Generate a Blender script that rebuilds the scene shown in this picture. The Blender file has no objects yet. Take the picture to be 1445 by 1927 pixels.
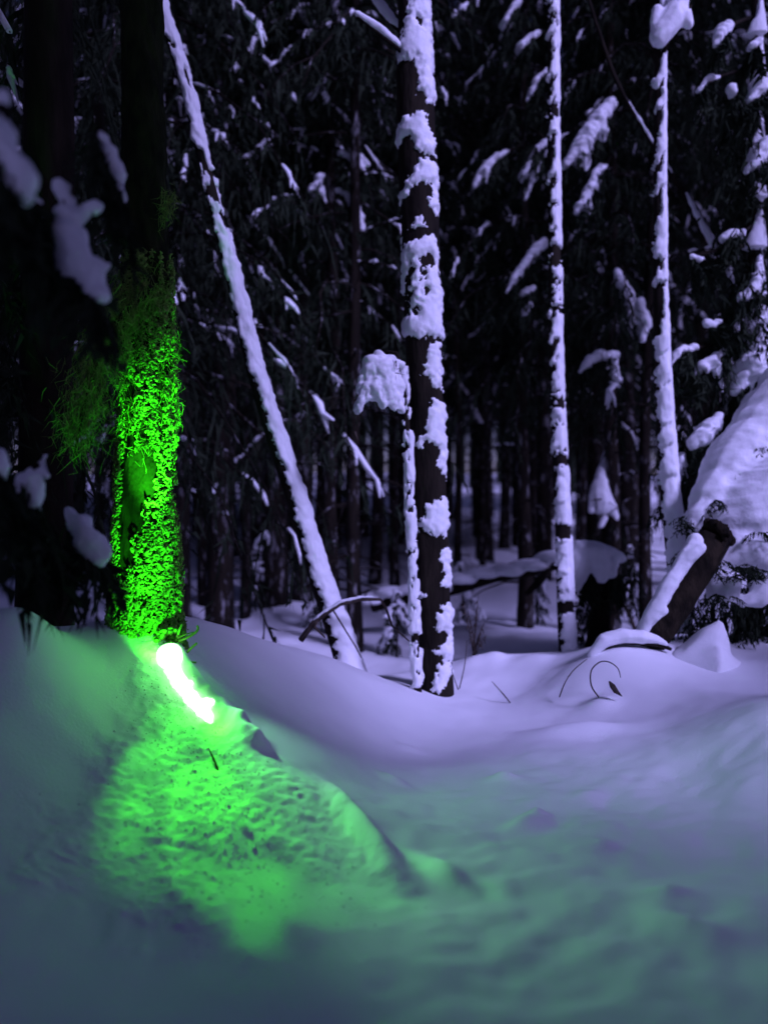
import bpy, math, random
import numpy as np
from mathutils import Vector

random.seed(7)
rng = np.random.default_rng(7)
scene = bpy.context.scene
COL = scene.collection
R = math.radians

# ------------------------------------------------------------------ camera, light, exposure
F = 1455.0            # focal length in photo pixels (photo 1445 x 1927)
CZ = 1.16             # camera height above the snow
cam = bpy.data.cameras.new("camera")
cam.sensor_fit = 'VERTICAL'
cam.sensor_height = 24.0
cam.lens = 24.0 * F / 1927.0
cam.clip_start = 0.05
cam.clip_end = 400
cam.dof.use_dof = True
cam.dof.focus_distance = 3.7
cam.dof.aperture_fstop = 0.6
camo = bpy.data.objects.new("camera", cam)
COL.objects.link(camo)
camo.location = (0, 0, CZ)
camo.rotation_euler = (R(90), 0, 0)
scene.camera = camo

SUN_EL, SUN_AZ = 37.0, 138.0      # light comes from the right and a little behind the camera
world = bpy.data.worlds.new("World")
scene.world = world
world.use_nodes = True
wn = world.node_tree
wn.nodes.clear()
sky = wn.nodes.new("ShaderNodeTexSky")
sky.sky_type = 'NISHITA'
sky.sun_disc = False
sky.sun_elevation = R(SUN_EL)
sky.sun_rotation = R(SUN_AZ)
tint = wn.nodes.new("ShaderNodeMix")
tint.data_type = 'RGBA'
tint.blend_type = 'MULTIPLY'
tint.inputs[0].default_value = 1.0
tint.inputs[7].default_value = (.65, .51, 1.0, 1)
bg = wn.nodes.new("ShaderNodeBackground")
bg.inputs[1].default_value = 0.020
wo = wn.nodes.new("ShaderNodeOutputWorld")
wn.links.new(sky.outputs[0], tint.inputs[6])
wn.links.new(tint.outputs[2], bg.inputs[0])
wn.links.new(bg.outputs[0], wo.inputs[0])

sun = bpy.data.lights.new("moonlight", 'SUN')
sun.energy = 1.52
sun.angle = R(12)
sun.color = (0.45, 0.41, 1.0)
suno = bpy.data.objects.new("moonlight", sun)
COL.objects.link(suno)
sd = Vector((math.sin(R(SUN_AZ)) * math.cos(R(SUN_EL)), math.cos(R(SUN_AZ)) * math.cos(R(SUN_EL)), math.sin(R(SUN_EL))))
suno.rotation_euler = sd.to_track_quat('Z', 'Y').to_euler()
suno.location = sd * 30

scene.view_settings.view_transform = 'Standard'
scene.view_settings.look = 'None'
scene.view_settings.exposure = 1.5
scene.view_settings.gamma = 1.0
scene.view_settings.use_curve_mapping = False


# ------------------------------------------------------------------ helpers
def P(px, py, d):
    """point at distance d in front of the camera seen at photo pixel (px, py)"""
    return Vector(((px - 722.5) / F * d, d, CZ - (py - 963.5) / F * d))


def vn(x, y, seed=0):
    ix = np.floor(x).astype(np.int64)
    iy = np.floor(y).astype(np.int64)
    fx = x - ix
    fy = y - iy

    def h(a, b):
        n = (a * 374761393 + b * 668265263 + seed * 974711) & 0x7fffffff
        n = ((n ^ (n >> 13)) * 1274126177) & 0x7fffffff
        n = n ^ (n >> 16)
        return (n & 0xffff) / 65535.0
    u = fx * fx * fx * (fx * (fx * 6 - 15) + 10)
    v = fy * fy * fy * (fy * (fy * 6 - 15) + 10)
    return ((h(ix, iy) * (1 - u) + h(ix + 1, iy) * u) * (1 - v) + (h(ix, iy + 1) * (1 - u) + h(ix + 1, iy + 1) * u) * v) * 2 - 1


def fbm(x, y, seed=0, o=3):
    a, s, t = 0, 1.0, 0
    for i in range(o):
        a = a + vn(x * 2 ** i + 17.3 * i, y * 2 ** i - 9.1 * i, seed + i) * s
        t += s
        s *= 0.5
    return a / t


def sstep(a, b, x):
    t = np.clip((x - a) / (b - a), 0, 1)
    return t * t * (3 - 2 * t)


ICO = {}


def ico(n):
    if n not in ICO:
        import bmesh
        bm = bmesh.new()
        bmesh.ops.create_icosphere(bm, subdivisions=n, radius=1)
        ICO[n] = (np.array([v.co[:] for v in bm.verts]), [tuple(v.index for v in f.verts) for f in bm.faces])
        bm.free()
    return ICO[n]


def basis(d):
    d = np.asarray(d, float)
    d = d / (np.linalg.norm(d) + 1e-9)
    a = np.array((0, 0, 1.0)) if abs(d[2]) < 0.9 else np.array((1.0, 0, 0))
    u = np.cross(a, d)
    u /= np.linalg.norm(u)
    return u, np.cross(d, u), d


class MB:
    def __init__(self):
        self.v, self.f = [], []

    def add(self, verts, faces):
        b = len(self.v)
        self.v.extend([tuple(float(c) for c in p) for p in verts])
        self.f.extend([tuple(i + b for i in f) for f in faces])

    def tube(self, pts, rad, n=8, rough=0.0, flat=1.0, round_ends=False):
        pts = [np.asarray(p, float) for p in pts]
        if not hasattr(rad, '__len__'):
            rad = [rad] * len(pts)
        rad = list(rad)
        if round_ends:
            d0 = pts[0] - pts[1]
            d0 /= np.linalg.norm(d0) + 1e-9
            d1 = pts[-1] - pts[-2]
            d1 /= np.linalg.norm(d1) + 1e-9
            pts = [pts[0] + d0 * rad[0] * .9, pts[0] + d0 * rad[0] * .55] + pts + [pts[-1] + d1 * rad[-1] * .55, pts[-1] + d1 * rad[-1] * .9]
            rad = [rad[0] * .4, rad[0] * .8] + rad + [rad[-1] * .8, rad[-1] * .4]
        V, Fc = [], []
        m = len(pts)
        pu = None
        for i, p in enumerate(pts):
            t = pts[min(i + 1, m - 1)] - pts[max(i - 1, 0)]
            u, w, t = basis(t)
            if pu is not None:
                u = pu - t * np.dot(pu, t)
                u /= np.linalg.norm(u) + 1e-9
                w = np.cross(t, u)
            pu = u
            for k in range(n):
                a = 2 * math.pi * k / n
                r = rad[i] * (1 + rough * (random.random() - .5) * 2)
                q = u * math.cos(a) * r + w * math.sin(a) * r
                if flat != 1.0:
                    q[2] *= flat
                V.append(p + q)
        for i in range(m - 1):
            for k in range(n):
                Fc.append((i * n + k, i * n + (k + 1) % n, (i + 1) * n + (k + 1) % n, (i + 1) * n + k))
        Fc.append(tuple(range(n - 1, -1, -1)))
        Fc.append(tuple((m - 1) * n + k for k in range(n)))
        self.add(V, Fc)

    def blob(self, c, s, sub=1, rough=0.15, rz=0.0):
        v, f = ico(sub)
        s = np.array(s if hasattr(s, '__len__') else (s, s, s), float)
        q = v * s * (1 + rough * (rng.random((len(v), 1)) - .5) * 2)
        if rz:
            c_, s_ = math.cos(rz), math.sin(rz)
            q = np.stack([q[:, 0] * c_ - q[:, 1] * s_, q[:, 0] * s_ + q[:, 1] * c_, q[:, 2]], 1)
        self.add(q + np.asarray(c, float), f)

    def mesh(self, name, mat, origin=(0, 0, 0), smooth=True):
        me = bpy.data.meshes.new(name)
        o = np.asarray(origin, float)
        v = np.array(self.v, float).reshape(-1, 3) - o
        me.from_pydata(v.tolist(), [], self.f)
        me.materials.append(mat)
        if smooth:
            me.polygons.foreach_set('use_smooth', [True] * len(me.polygons))
        me.update()
        return me

    def build(self, name, mat, parent=None, origin=None, smooth=True):
        if origin is None:
            origin = root_loc(parent)
        return link(name, self.mesh(name, mat, origin, smooth), parent)

    def build_soft(self, name, mat, parent=None, voxel=0.015, rough=0.006, freq=14.0, shrink=2):
        """merge everything in this builder into one soft skin (snow)"""
        origin = root_loc(parent)
        me = self.mesh(name, mat, origin, True)
        o = bpy.data.objects.new(name + "_raw", me)
        COL.objects.link(o)
        md = o.modifiers.new("r", 'REMESH')
        md.mode = 'VOXEL'
        md.voxel_size = voxel
        ms = o.modifiers.new("s", 'SMOOTH')
        ms.factor = .5
        ms.iterations = shrink
        dg = bpy.context.evaluated_depsgraph_get()
        m2 = bpy.data.meshes.new_from_object(o.evaluated_get(dg))
        bpy.data.objects.remove(o)
        bpy.data.meshes.remove(me)
        m2.name = name
        n = len(m2.vertices)
        co = np.empty(n * 3)
        m2.vertices.foreach_get('co', co)
        no = np.empty(n * 3)
        m2.vertices.foreach_get('normal', no)
        co = co.reshape(-1, 3)
        no = no.reshape(-1, 3)
        w = co + np.asarray(origin)
        nz = fbm(w[:, 0] * freq + w[:, 1] * freq * .7, w[:, 2] * freq + w[:, 1] * freq * .4, 5, 3)
        co = co + no * (nz * rough)[:, None]
        m2.vertices.foreach_set('co', co.ravel())
        m2.materials.clear()
        m2.materials.append(mat)
        m2.polygons.foreach_set('use_smooth', [True] * len(m2.polygons))
        m2.update()
        return link(name, m2, parent)


ROOTS = {}


def root_loc(o):
    l = Vector((0, 0, 0))
    while o is not None:
        l = l + o.location
        o = o.parent
    return l


def link(name, me, parent=None):
    o = bpy.data.objects.new(name, me)
    COL.objects.link(o)
    if parent is not None:
        o.parent = parent
    return o


def tag(o, label=None, cat=None, group=None, kind=None):
    if label:
        o['label'] = label
    if cat:
        o['category'] = cat
    if group:
        o['group'] = group
    if kind:
        o['kind'] = kind
    return o


def thing(name, loc, label, cat, group=None):
    o = bpy.data.objects.new(name, None)
    COL.objects.link(o)
    o.location = loc
    o.empty_display_size = .1
    return tag(o, label, cat, group)


# ------------------------------------------------------------------ materials
def new_mat(name):
    m = bpy.data.materials.new(name)
    m.use_nodes = True
    nt = m.node_tree
    b = nt.nodes['Principled BSDF']
    return m, nt, b


def noise_mat(name, c1, c2, scale=8.0, rough=0.85, bump=0.0, bscale=30.0, bdist=0.01, spec=0.3, stretch=(1, 1, 1), detail=4):
    m, nt, b = new_mat(name)
    tc = nt.nodes.new("ShaderNodeTexCoord")
    mp = nt.nodes.new("ShaderNodeMapping")
    mp.inputs['Scale'].default_value = stretch
    nz = nt.nodes.new("ShaderNodeTexNoise")
    nz.inputs['Scale'].default_value = scale
    nz.inputs['Detail'].default_value = detail
    cr = nt.nodes.new("ShaderNodeValToRGB")
    cr.color_ramp.elements[0].position = .35
    cr.color_ramp.elements[1].position = .68
    cr.color_ramp.elements[0].color = (*c1, 1)
    cr.color_ramp.elements[1].color = (*c2, 1)
    nt.links.new(tc.outputs['Object'], mp.inputs[0])
    nt.links.new(mp.outputs[0], nz.inputs['Vector'])
    nt.links.new(nz.outputs['Fac'], cr.inputs[0])
    nt.links.new(cr.outputs[0], b.inputs['Base Color'])
    b.inputs['Roughness'].default_value = rough
    b.inputs['Specular IOR Level'].default_value = spec
    if bump:
        n2 = nt.nodes.new("ShaderNodeTexNoise")
        n2.inputs['Scale'].default_value = bscale
        n2.inputs['Detail'].default_value = 5
        bp = nt.nodes.new("ShaderNodeBump")
        bp.inputs['Strength'].default_value = bump
        bp.inputs['Distance'].default_value = bdist
        nt.links.new(mp.outputs[0], n2.inputs['Vector'])
        nt.links.new(n2.outputs['Fac'], bp.inputs['Height'])
        nt.links.new(bp.outputs[0], b.inputs['Normal'])
    return m


M_SNOW = noise_mat("snow", (.80, .81, .83), (.86, .87, .88), 3.0, .75, .35, 55.0, .008, .2)
M_GROUND = noise_mat("snow_ground", (.80, .81, .83), (.86, .87, .88), 2.0, .75, .3, 90.0, .005, .2)
M_BARK = noise_mat("dark_bark", (.008, .0065, .0045), (.024, .019, .013), 9.0, .95, .9, 26.0, .02, .1, (1, 1, .28))
M_FROSTBARK = noise_mat("frosted_bark", (.008, .0065, .0045), (.024, .019, .013), 9.0, .95, .9, 26.0, .02, .1, (1, 1, .28))
_nt = M_FROSTBARK.node_tree
_b = _nt.nodes['Principled BSDF']
_src = _b.inputs['Base Color'].links[0].from_socket
_tc = _nt.nodes.new("ShaderNodeTexCoord")
_mp = _nt.nodes.new("ShaderNodeMapping")
_mp.inputs['Scale'].default_value = (1, 1, .3)
_nz = _nt.nodes.new("ShaderNodeTexNoise")
_nz.inputs['Scale'].default_value = 11
_nz.inputs['Detail'].default_value = 6
_nz.inputs['Roughness'].default_value = .7
_cr = _nt.nodes.new("ShaderNodeValToRGB")
_cr.color_ramp.elements[0].position = .56
_cr.color_ramp.elements[1].position = .70
_mx = _nt.nodes.new("ShaderNodeMix")
_mx.data_type = 'RGBA'
_mx.inputs[7].default_value = (.38, .37, .38, 1)
_nt.links.new(_tc.outputs['Object'], _mp.inputs[0])
_nt.links.new(_mp.outputs[0], _nz.inputs['Vector'])
_nt.links.new(_nz.outputs['Fac'], _cr.inputs[0])
_nt.links.new(_cr.outputs[0], _mx.inputs[0])
_nt.links.new(_src, _mx.inputs[6])
_nt.links.new(_mx.outputs[2], _b.inputs['Base Color'])
M_BARK_OLD = noise_mat("old_mossy_bark", (.007, .006, .004), (.026, .020, .012), 14.0, .95, .9, 40.0, .015, .1, (1, 1, .6))
M_NEEDLE = noise_mat("spruce_needles", (.012, .018, .011), (.030, .040, .024), 6.0, .9, 0, spec=.05)
M_TWIG = noise_mat("twig_bark", (.035, .026, .020), (.075, .060, .048), 20.0, .9, .4, 60.0, .004, .1)
M_MOSS = noise_mat("moss", (.07, .14, .03), (.20, .34, .07), 40.0, .9, 0, spec=.1)
M_MOSSBARK = noise_mat("mossy_trunk_bark", (.005, .007, .003), (.016, .022, .007), 22.0, .95, .9, 45.0, .015, .1, (1, 1, .4))
M_LICHEN = noise_mat("hanging_lichen", (.07, .12, .025), (.17, .24, .06), 12.0, .9, 0, spec=.05)
M_WOOD = noise_mat("broken_wood", (.05, .035, .022), (.12, .085, .055), 12.0, .9, .7, 40.0, .01, .1)

m, nt, b = new_mat("lamp_glow")
b.inputs['Base Color'].default_value = (.5, .8, .5, 1)
b.inputs['Emission Color'].default_value = (.30, 1.0, .28, 1)
b.inputs['Emission Strength'].default_value = 1.5
M_GLOW = m
m, nt, b = new_mat("lamp_plastic")
b.inputs['Base Color'].default_value = (.04, .05, .04, 1)
b.inputs['Roughness'].default_value = .5
M_PLASTIC = m

# ------------------------------------------------------------------ the snow-covered ground
CP = [  # (photo x, photo y, distance)
    (722, 1927, 1.7), (0, 1927, 1.55), (1445, 1927, 1.65), (722, 1700, 2.3), (0, 1700, 1.95), (1445, 1700, 2.15),
    (1100, 1700, 2.25), (300, 1800, 1.95), (722, 1500, 3.1), (722, 1400, 3.9), (1000, 1500, 3.1), (1000, 1400, 3.8),
    (1445, 1500, 2.85), (1300, 1450, 3.2), (1445, 1340, 3.3), (1200, 1380, 3.9), (1000, 1350, 4.4), (820, 1305, 5.0),
    (100, 1500, 2.5), (0, 1350, 2.6), (100, 1300, 2.9), (0, 1200, 3.1), (200, 1195, 3.45), (325, 1180, 3.6),
    (325, 1247, 3.36), (240, 1330, 3.1), (300, 1450, 2.8), (400, 1600, 2.45), (470, 1390, 3.02), (580, 1500, 2.74),
    (560, 1650, 2.4), (230, 1600, 2.4), (480, 1203, 4.1), (400, 1168, 4.0), (480, 1290, 3.7), (600, 1300, 3.9),
    (640, 1252, 4.5), (600, 1400, 3.3), (760, 1292, 4.9), (700, 1350, 4.2),
    (740, 1280, 5.3), (900, 1238, 5.6), (960, 1240, 5.5), (1050, 1236, 5.4), (1000, 1290, 5.0), (1180, 1203, 4.9),
    (1120, 1232, 4.8), (1280, 1250, 4.7), (1445, 1290, 4.4), (1300, 1300, 4.3), (1150, 1330, 4.3),
    (930, 1235, 6.9), (930, 1150, 10), (600, 1150, 9.5), (400, 1165, 9), (1200, 1170, 8.5), (930, 1080, 14),
    (300, 1080, 14), (1400, 1080, 14), (930, 1010, 24), (300, 1010, 24), (1400, 1010, 24),
]
CPW = [tuple(P(*c)) for c in CP] + [
    (-1.2, 5.2, .15), (-1.0, 5.7, -.06), (-1.7, 6.6, -.13), (.2, 6.3, -.15), (1.6, 6.2, .02), (2.4, 5.6, .25), (-2.6, 4.0, .48), (-1.5, 4.3, .42),
    (-3.5, 3.0, .65), (-2.5, 1.5, .6), (-.6, .6, .03), (.6, .6, .0), (-3, -1, .3), (3, -1, .1), (0, -8, 0), (-8, -6, .3), (8, -6, .2),
    (3.5, 3.0, .55), (-8, 6, .6), (8, 7, .6), (-12, 14, .4), (12, 14, .4), (0, 40, 2.0), (-30, 40, 2.2), (30, 40, 2.2),
    (0, 75, 5), (-50, 75, 5), (50, 75, 5), (-40, 10, 1.5), (40, 10, 1.5), (-30, -20, 1), (30, -20, 1)]
CPW = np.array(CPW)
_c = .32
_A = np.sqrt((CPW[:, None, 0] - CPW[None, :, 0]) ** 2 + (CPW[:, None, 1] - CPW[None, :, 1]) ** 2 + _c * _c)
_n = len(CPW)
_S = np.zeros((_n + 1, _n + 1))
_S[:_n, :_n] = _A - np.eye(_n) * .02
_S[:_n, _n] = 1
_S[_n, :_n] = 1
_W = np.linalg.solve(_S, np.append(CPW[:, 2], 0))


def seg_dist(x, y, a, b):
    ax, ay = a[0], a[1]
    dx, dy = b[0] - ax, b[1] - ay
    L2 = dx * dx + dy * dy
    t = ((x - ax) * dx + (y - ay) * dy) / L2
    tc = np.clip(t, 0, 1)
    d = np.hypot(x - ax - tc * dx, y - ay - tc * dy)
    side = ((x - ax) * dy - (y - ay) * dx) / math.sqrt(L2)
    return d, t, side


FAN_A, FAN_B = P(318, 1225, 3.4), P(445, 1690, 2.25)
RIDGE = [P(330, 1235, 3.4), P(372, 1290, 3.28), P(420, 1335, 3.14), P(480, 1390, 3.0)]
BUMPS = [  # x, y, radius along, radius across, angle, height : soft lumps in the fresh snow
]


def pbump(px, py, d, ra, rc, ang, h):
    q = P(px, py, d)
    BUMPS.append((q.x, q.y, ra, rc, R(ang), h))


pbump(700, 1570, 2.62, .18, .05, 120, .07)
pbump(640, 1505, 2.80, .12, .04, 120, .035)
pbump(835, 1625, 2.46, .12, .05, 118, .045)
pbump(945, 1430, 3.35, .06, .035, 160, .035)
pbump(985, 1540, 2.85, .08, .05, 30, .04)
pbump(1010, 1520, 2.95, .04, .03, 30, .03)
pbump(1130, 1590, 2.62, .05, .04, 0, .02)
pbump(1100, 1480, 3.1, .08, .04, 10, .02)
pbump(1260, 1690, 2.25, .07, .03, 160, .02)
pbump(1290, 1760, 2.05, .10, .05, 130, .035)
pbump(1180, 1830, 1.88, .14, .10, 130, .02)
pbump(770, 1380, 3.95, .07, .03, 150, .02)
pbump(1130, 1275, 4.33, .10, .08, 0, .05)
pbump(740, 1465, 3.35, .07, .03, 150, .02)
pbump(1090, 1365, 4.0, .25, .10, 170, .06)
pbump(535, 1165, 5.35, .22, .16, 0, .15)
pbump(930, 1228, 5.55, .10, .10, 0, .05)
pbump(890, 1236, 5.55, .09, .09, 0, .03)
pbump(1010, 1238, 5.4, .12, .10, 0, .03)
pbump(40, 1110, 3.0, .20, .25, 0, .17)


def ground_h(x, y):
    x = np.asarray(x, float)
    y = np.asarray(y, float)
    shp = x.shape
    x = x.ravel()
    y = y.ravel()
    z = np.full(x.shape, _W[_n])
    for i in range(_n):
        z = z + _W[i] * np.sqrt((x - CPW[i, 0]) ** 2 + (y - CPW[i, 1]) ** 2 + _c * _c)
    near = 1 - sstep(3.6, 5.5, np.hypot(x, y))
    z = z + fbm(x * 1.1, y * 1.1, 3, 3) * .035 * (1 - near * .3) + fbm(x * 5, y * 5, 31, 2) * .008
    far = sstep(6, 10, y)
    z = z + far * (fbm(x * .35, y * .35, 9, 3) * .22 + np.abs(fbm(x * 1.3, y * 1.3, 19, 2)) * .10)
    for (bx, by, ra, rc, an, h) in BUMPS:
        dx, dy = x - bx, y - by
        u = dx * math.cos(an) + dy * math.sin(an)
        v = -dx * math.sin(an) + dy * math.cos(an)
        z = z + h * np.exp(-(u / ra) ** 2 - (v / rc) ** 2)
    # disturbed, crumbled snow around the lamp
    d, t, s = seg_dist(x, y, FAN_A, FAN_B)
    wid = .13 + .40 * np.clip(t, 0, 1)
    wob = fbm(x * 5, y * 5, 41, 3)
    fan = 1 - sstep(.80, 1.30, d / wid + wob * .30)
    lob = fbm(np.arctan2(x - FAN_A[0], FAN_A[1] - y) * 9.0, np.hypot(x - FAN_A[0], y - FAN_A[1]) * 1.5, 45, 3)
    endm = 1 - sstep(.78, 1.08, t + wob * .14 + lob * .34)
    fan = fan * endm
    z = z + fan * (.008 + .006 * np.clip(t, 0, 1) ** 2 + .005 * lob * np.clip(t, 0, 1) + .006 * fbm(x * 6, y * 6, 51, 2) + .006 * np.abs(fbm(x * 20, y * 20, 61, 2)) + .0036 * fbm(x * 52, y * 52, 66, 2))
    # uneven wind-worked snow on the right
    rt = sstep(-.3, .2, x) * sstep(1.2, 1.8, y) * (1 - sstep(3.0, 3.9, y))
    z = z + rt * (.026 * fbm(x * 2.6 + y * 1.2, y * 3.4 - x * 1.4, 151, 3) + .010 * fbm(x * 9, y * 9, 152, 2))
    # crest right of the lamp
    best = np.full(x.shape, 9.0)
    sd_ = np.zeros(x.shape)
    for a, b_ in zip(RIDGE[:-1], RIDGE[1:]):
        d, t, s = seg_dist(x, y, a, b_)
        k = d < best
        best = np.where(k, d, best)
        sd_ = np.where(k, s, sd_)
    w = np.where(sd_ > 0, .05, .05)
    z = z + .055 * np.exp(-(best / w) ** 2) * (1 + .5 * fbm(x * 16, y * 16, 71, 2))
    return z.reshape(shp)


def gz(x, y):
    return float(ground_h(np.array([x]), np.array([y]))[0])


def axis(lo, hi, step, outlo, outhi, grow):
    a = list(np.arange(lo, hi + 1e-6, step))
    s = step
    v = hi
    while v < outhi:
        s *= grow
        v += s
        a.append(v)
    s = step
    v = lo
    pre = []
    while v > outlo:
        s *= grow
        v -= s
        pre.append(v)
    return np.array(pre[::-1] + a)


gx = axis(-1.6, 2.1, .015, -60, 60, 1.07)
gx = np.unique(np.round(np.concatenate([gx[(gx < -1.2) | (gx > .0)], np.arange(-1.2, .0, .008)]), 5))
gy = axis(1.5, 5.9, .016, -25, 90, 1.055)
gy = np.unique(np.round(np.concatenate([gy[(gy < 2.05) | (gy > 3.6)], np.arange(2.05, 3.6, .008)]), 5))
GX, GY = np.meshgrid(gx, gy)
GZ = ground_h(GX, GY)
nv = np.stack([GX.ravel(), GY.ravel(), GZ.ravel()], 1)
nx, ny = len(gx), len(gy)
ii = np.arange((ny - 1) * nx).reshape(ny - 1, nx)[:, :-1].ravel()
fc = np.stack([ii, ii + 1, ii + 1 + nx, ii + nx], 1)
me = bpy.data.meshes.new("snowy_ground")
me.vertices.add(len(nv))
me.vertices.foreach_set('co', nv.ravel())
me.loops.add(fc.size)
me.loops.foreach_set('vertex_index', fc.ravel())
me.polygons.add(len(fc))
me.polygons.foreach_set('loop_start', np.arange(0, fc.size, 4))
me.polygons.foreach_set('loop_total', np.full(len(fc), 4))
me.polygons.foreach_set('use_smooth', np.ones(len(fc), bool))
me.update(calc_edges=True)
me.materials.append(M_GROUND)
tag(link("snowy_ground", me), "deep fresh snow over the forest floor and bank", None, None, 'structure')


# ------------------------------------------------------------------ trunks and plastered snow
def resample(path, step):
    """path: list of (x,y,z,r)"""
    p = np.array(path, float)
    seg = np.linalg.norm(np.diff(p[:, :3], axis=0), axis=1)
    s = np.concatenate([[0], np.cumsum(seg)])
    n = max(2, int(s[-1] / step))
    t = np.linspace(0, s[-1], n)
    # smooth interpolation (catmull-like through np.interp + box filter)
    q = np.stack([np.interp(t, s, p[:, k]) for k in range(4)], 1)
    k = max(1, int(.12 / step))
    if n > 3 * k:
        ker = np.ones(2 * k + 1) / (2 * k + 1)
        pad = np.concatenate([np.repeat(q[:1], k, 0) * 2 - q[k:0:-1], q, 2 * q[-1:] - q[-2:-k - 2:-1]])
        q = np.stack([np.convolve(pad[:, j], ker, 'valid') for j in range(4)], 1)
    return q


def pix_path(pts):
    """(px, py, d, half width in px) -> world path, bottom first"""
    o = []
    for px, py, d, hw in pts:
        q = P(px, py, d)
        o.append((q.x, q.y, q.z, hw / F * d))
    return o


def trunk_mesh(path, name, mat, parent, seg=20, step=.05, rough=.06, seed=1, vstretch=3.0):
    q = resample(path, step)
    n = len(q)
    th = np.linspace(0, 2 * math.pi, seg, endpoint=False)
    T, I = np.meshgrid(th, np.arange(n))
    r = q[:, 3][:, None] * (1 + rough * fbm(np.cos(T) * 2.2 + 5 + np.sin(T) * 1.1, np.sin(T) * 2.2 + q[:, 2][:, None] * vstretch, seed, 3))
    X = q[:, 0][:, None] + np.sin(T) * r
    Y = q[:, 1][:, None] - np.cos(T) * r
    Z = np.repeat(q[:, 2][:, None], seg, 1)
    mb = MB()
    v = np.stack([X.ravel(), Y.ravel(), Z.ravel()], 1)
    f = []
    for i in range(n - 1):
        for k in range(seg):
            f.append((i * seg + k, i * seg + (k + 1) % seg, (i + 1) * seg + (k + 1) % seg, (i + 1) * seg + k))
    f.append(tuple((n - 1) * seg + k for k in range(seg)))
    mb.add(v, f)
    return mb.build(name, mat, parent)


def plaster(path, name, parent, field, d, step=.014, seg=56, seed=1, th0=-2.6, th1=2.6, mat=None):
    """snow stuck to a trunk: field(T, PY, PX) -> thickness in metres (<=0: bare bark)"""
    q = resample(path, step)
    n = len(q)
    th = np.linspace(th0, th1, seg)
    T = np.repeat(th[None, :], n, 0)
    PY = 963.5 - (q[:, 2] - CZ) * F / q[:, 1]
    PY = np.repeat(PY[:, None], seg, 1)
    XC = (722.5 + q[:, 0] * F / q[:, 1])[:, None]
    HW = (q[:, 3] * F / q[:, 1])[:, None]
    PX = XC + HW * np.sin(T)
    t = field(T, PY, PX)
    bare = t <= 0
    t = np.where(bare, -.012, t)
    t = t + np.where(bare, 0, .0035 * fbm(T * 6, PY * .09, seed + 3, 3))
    rr = q[:, 3][:, None] + t
    X = q[:, 0][:, None] + np.sin(T) * rr
    Y = q[:, 1][:, None] - np.cos(T) * rr
    Z = np.repeat(q[:, 2][:, None], seg, 1)
    v = np.stack([X.ravel(), Y.ravel(), Z.ravel()], 1)
    ok = ~bare
    anyok = (ok[:-1, :-1] | ok[1:, :-1] | ok[:-1, 1:] | ok[1:, 1:])
    idx = np.argwhere(anyok)
    f = [(i * seg + k, i * seg + k + 1, (i + 1) * seg + k + 1, (i + 1) * seg + k) for i, k in idx.tolist()]
    used = sorted({a for ff in f for a in ff})
    remap = {a: j for j, a in enumerate(used)}
    mb = MB()
    mb.add(v[used], [tuple(remap[a] for a in ff) for ff in f])
    return mb.build(name, mat or M_SNOW, parent)


def poly_sd(px, py, poly):
    """signed distance in px, positive inside"""
    p = np.array(poly, float)
    d = np.full(px.shape, 1e9)
    ins = np.zeros(px.shape, bool)
    for i in range(len(p)):
        a, b_ = p[i], p[(i + 1) % len(p)]
        e = b_ - a
        wx, wy = px - a[0], py - a[1]
        t = np.clip((wx * e[0] + wy * e[1]) / (e @ e + 1e-9), 0, 1)
        d = np.minimum(d, np.hypot(wx - e[0] * t, wy - e[1] * t))
        c = ((a[1] <= py) & (b_[1] > py)) | ((b_[1] <= py) & (a[1] > py))
        xi = a[0] + (py - a[1]) * e[0] / (e[1] if abs(e[1]) > 1e-9 else 1e-9)
        ins ^= c & (px < xi)
    return np.where(ins, d, -d)


# ------------------------------------------------------------------ spruces
def needle_spray(mb, spine, length, dens=9, hang=.5, w=.03, tip=.35, n_leaf=3):
    """fine hanging side twigs with short needles along a spine (list of np points)"""
    m = len(spine)
    w = min(w, .05) * .5
    for k in range(dens):
        t = (k + random.random() * .8 + .2) / dens
        x = t * (m - 1)
        i = min(int(x), m - 2)
        p = spine[i] + (spine[i + 1] - spine[i]) * (x - i)
        d = spine[i + 1] - spine[i]
        d = d / (np.linalg.norm(d) + 1e-9)
        side = np.array((d[1], -d[0], 0))
        side = side / (np.linalg.norm(side) + 1e-9)
        L = length * (1 - t * (1 - tip)) * (.6 + .7 * random.random())
        for s in (-1, 1):
            dr = side * s * (.35 + random.random() * .45) + d * .45
            dr[2] -= hang * (.5 + random.random())
            dr /= math.sqrt(dr @ dr)
            q0 = p
            q1 = p + dr * L * .5
            q2 = p + dr * L
            q2 = q2 - np.array((0, 0, hang * L * .35))
            r3 = np.random.normal(size=(n_leaf * 2 + 1, 3))
            o = r3[0] * w * .22
            V = [q0 - o, q0 + o, q1 + o, q1 - o, q2]
            Fc = [(0, 1, 2, 3), (3, 2, 4)]
            b = 5
            nl = n_leaf + 2
            for _ in range(nl):
                f = .1 + random.random() * .9
                a = q0 + (q1 - q0) * (2 * f) if f < .5 else q1 + (q2 - q1) * (2 * f - 1)
                e = r3[1 + _ % n_leaf] * .45 + dr * .7
                e[2] -= hang * .5
                e = e / math.sqrt(e @ e + 1e-9)
                l2 = min(.15, L * .45) * (.5 + .7 * random.random())
                o = r3[1 + n_leaf + _ % n_leaf] * w * .30
                V += [a - o, a + o, a + e * l2]
                Fc.append((b, b + 1, b + 2))
                b += 3
            mb.add(V, Fc)


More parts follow.
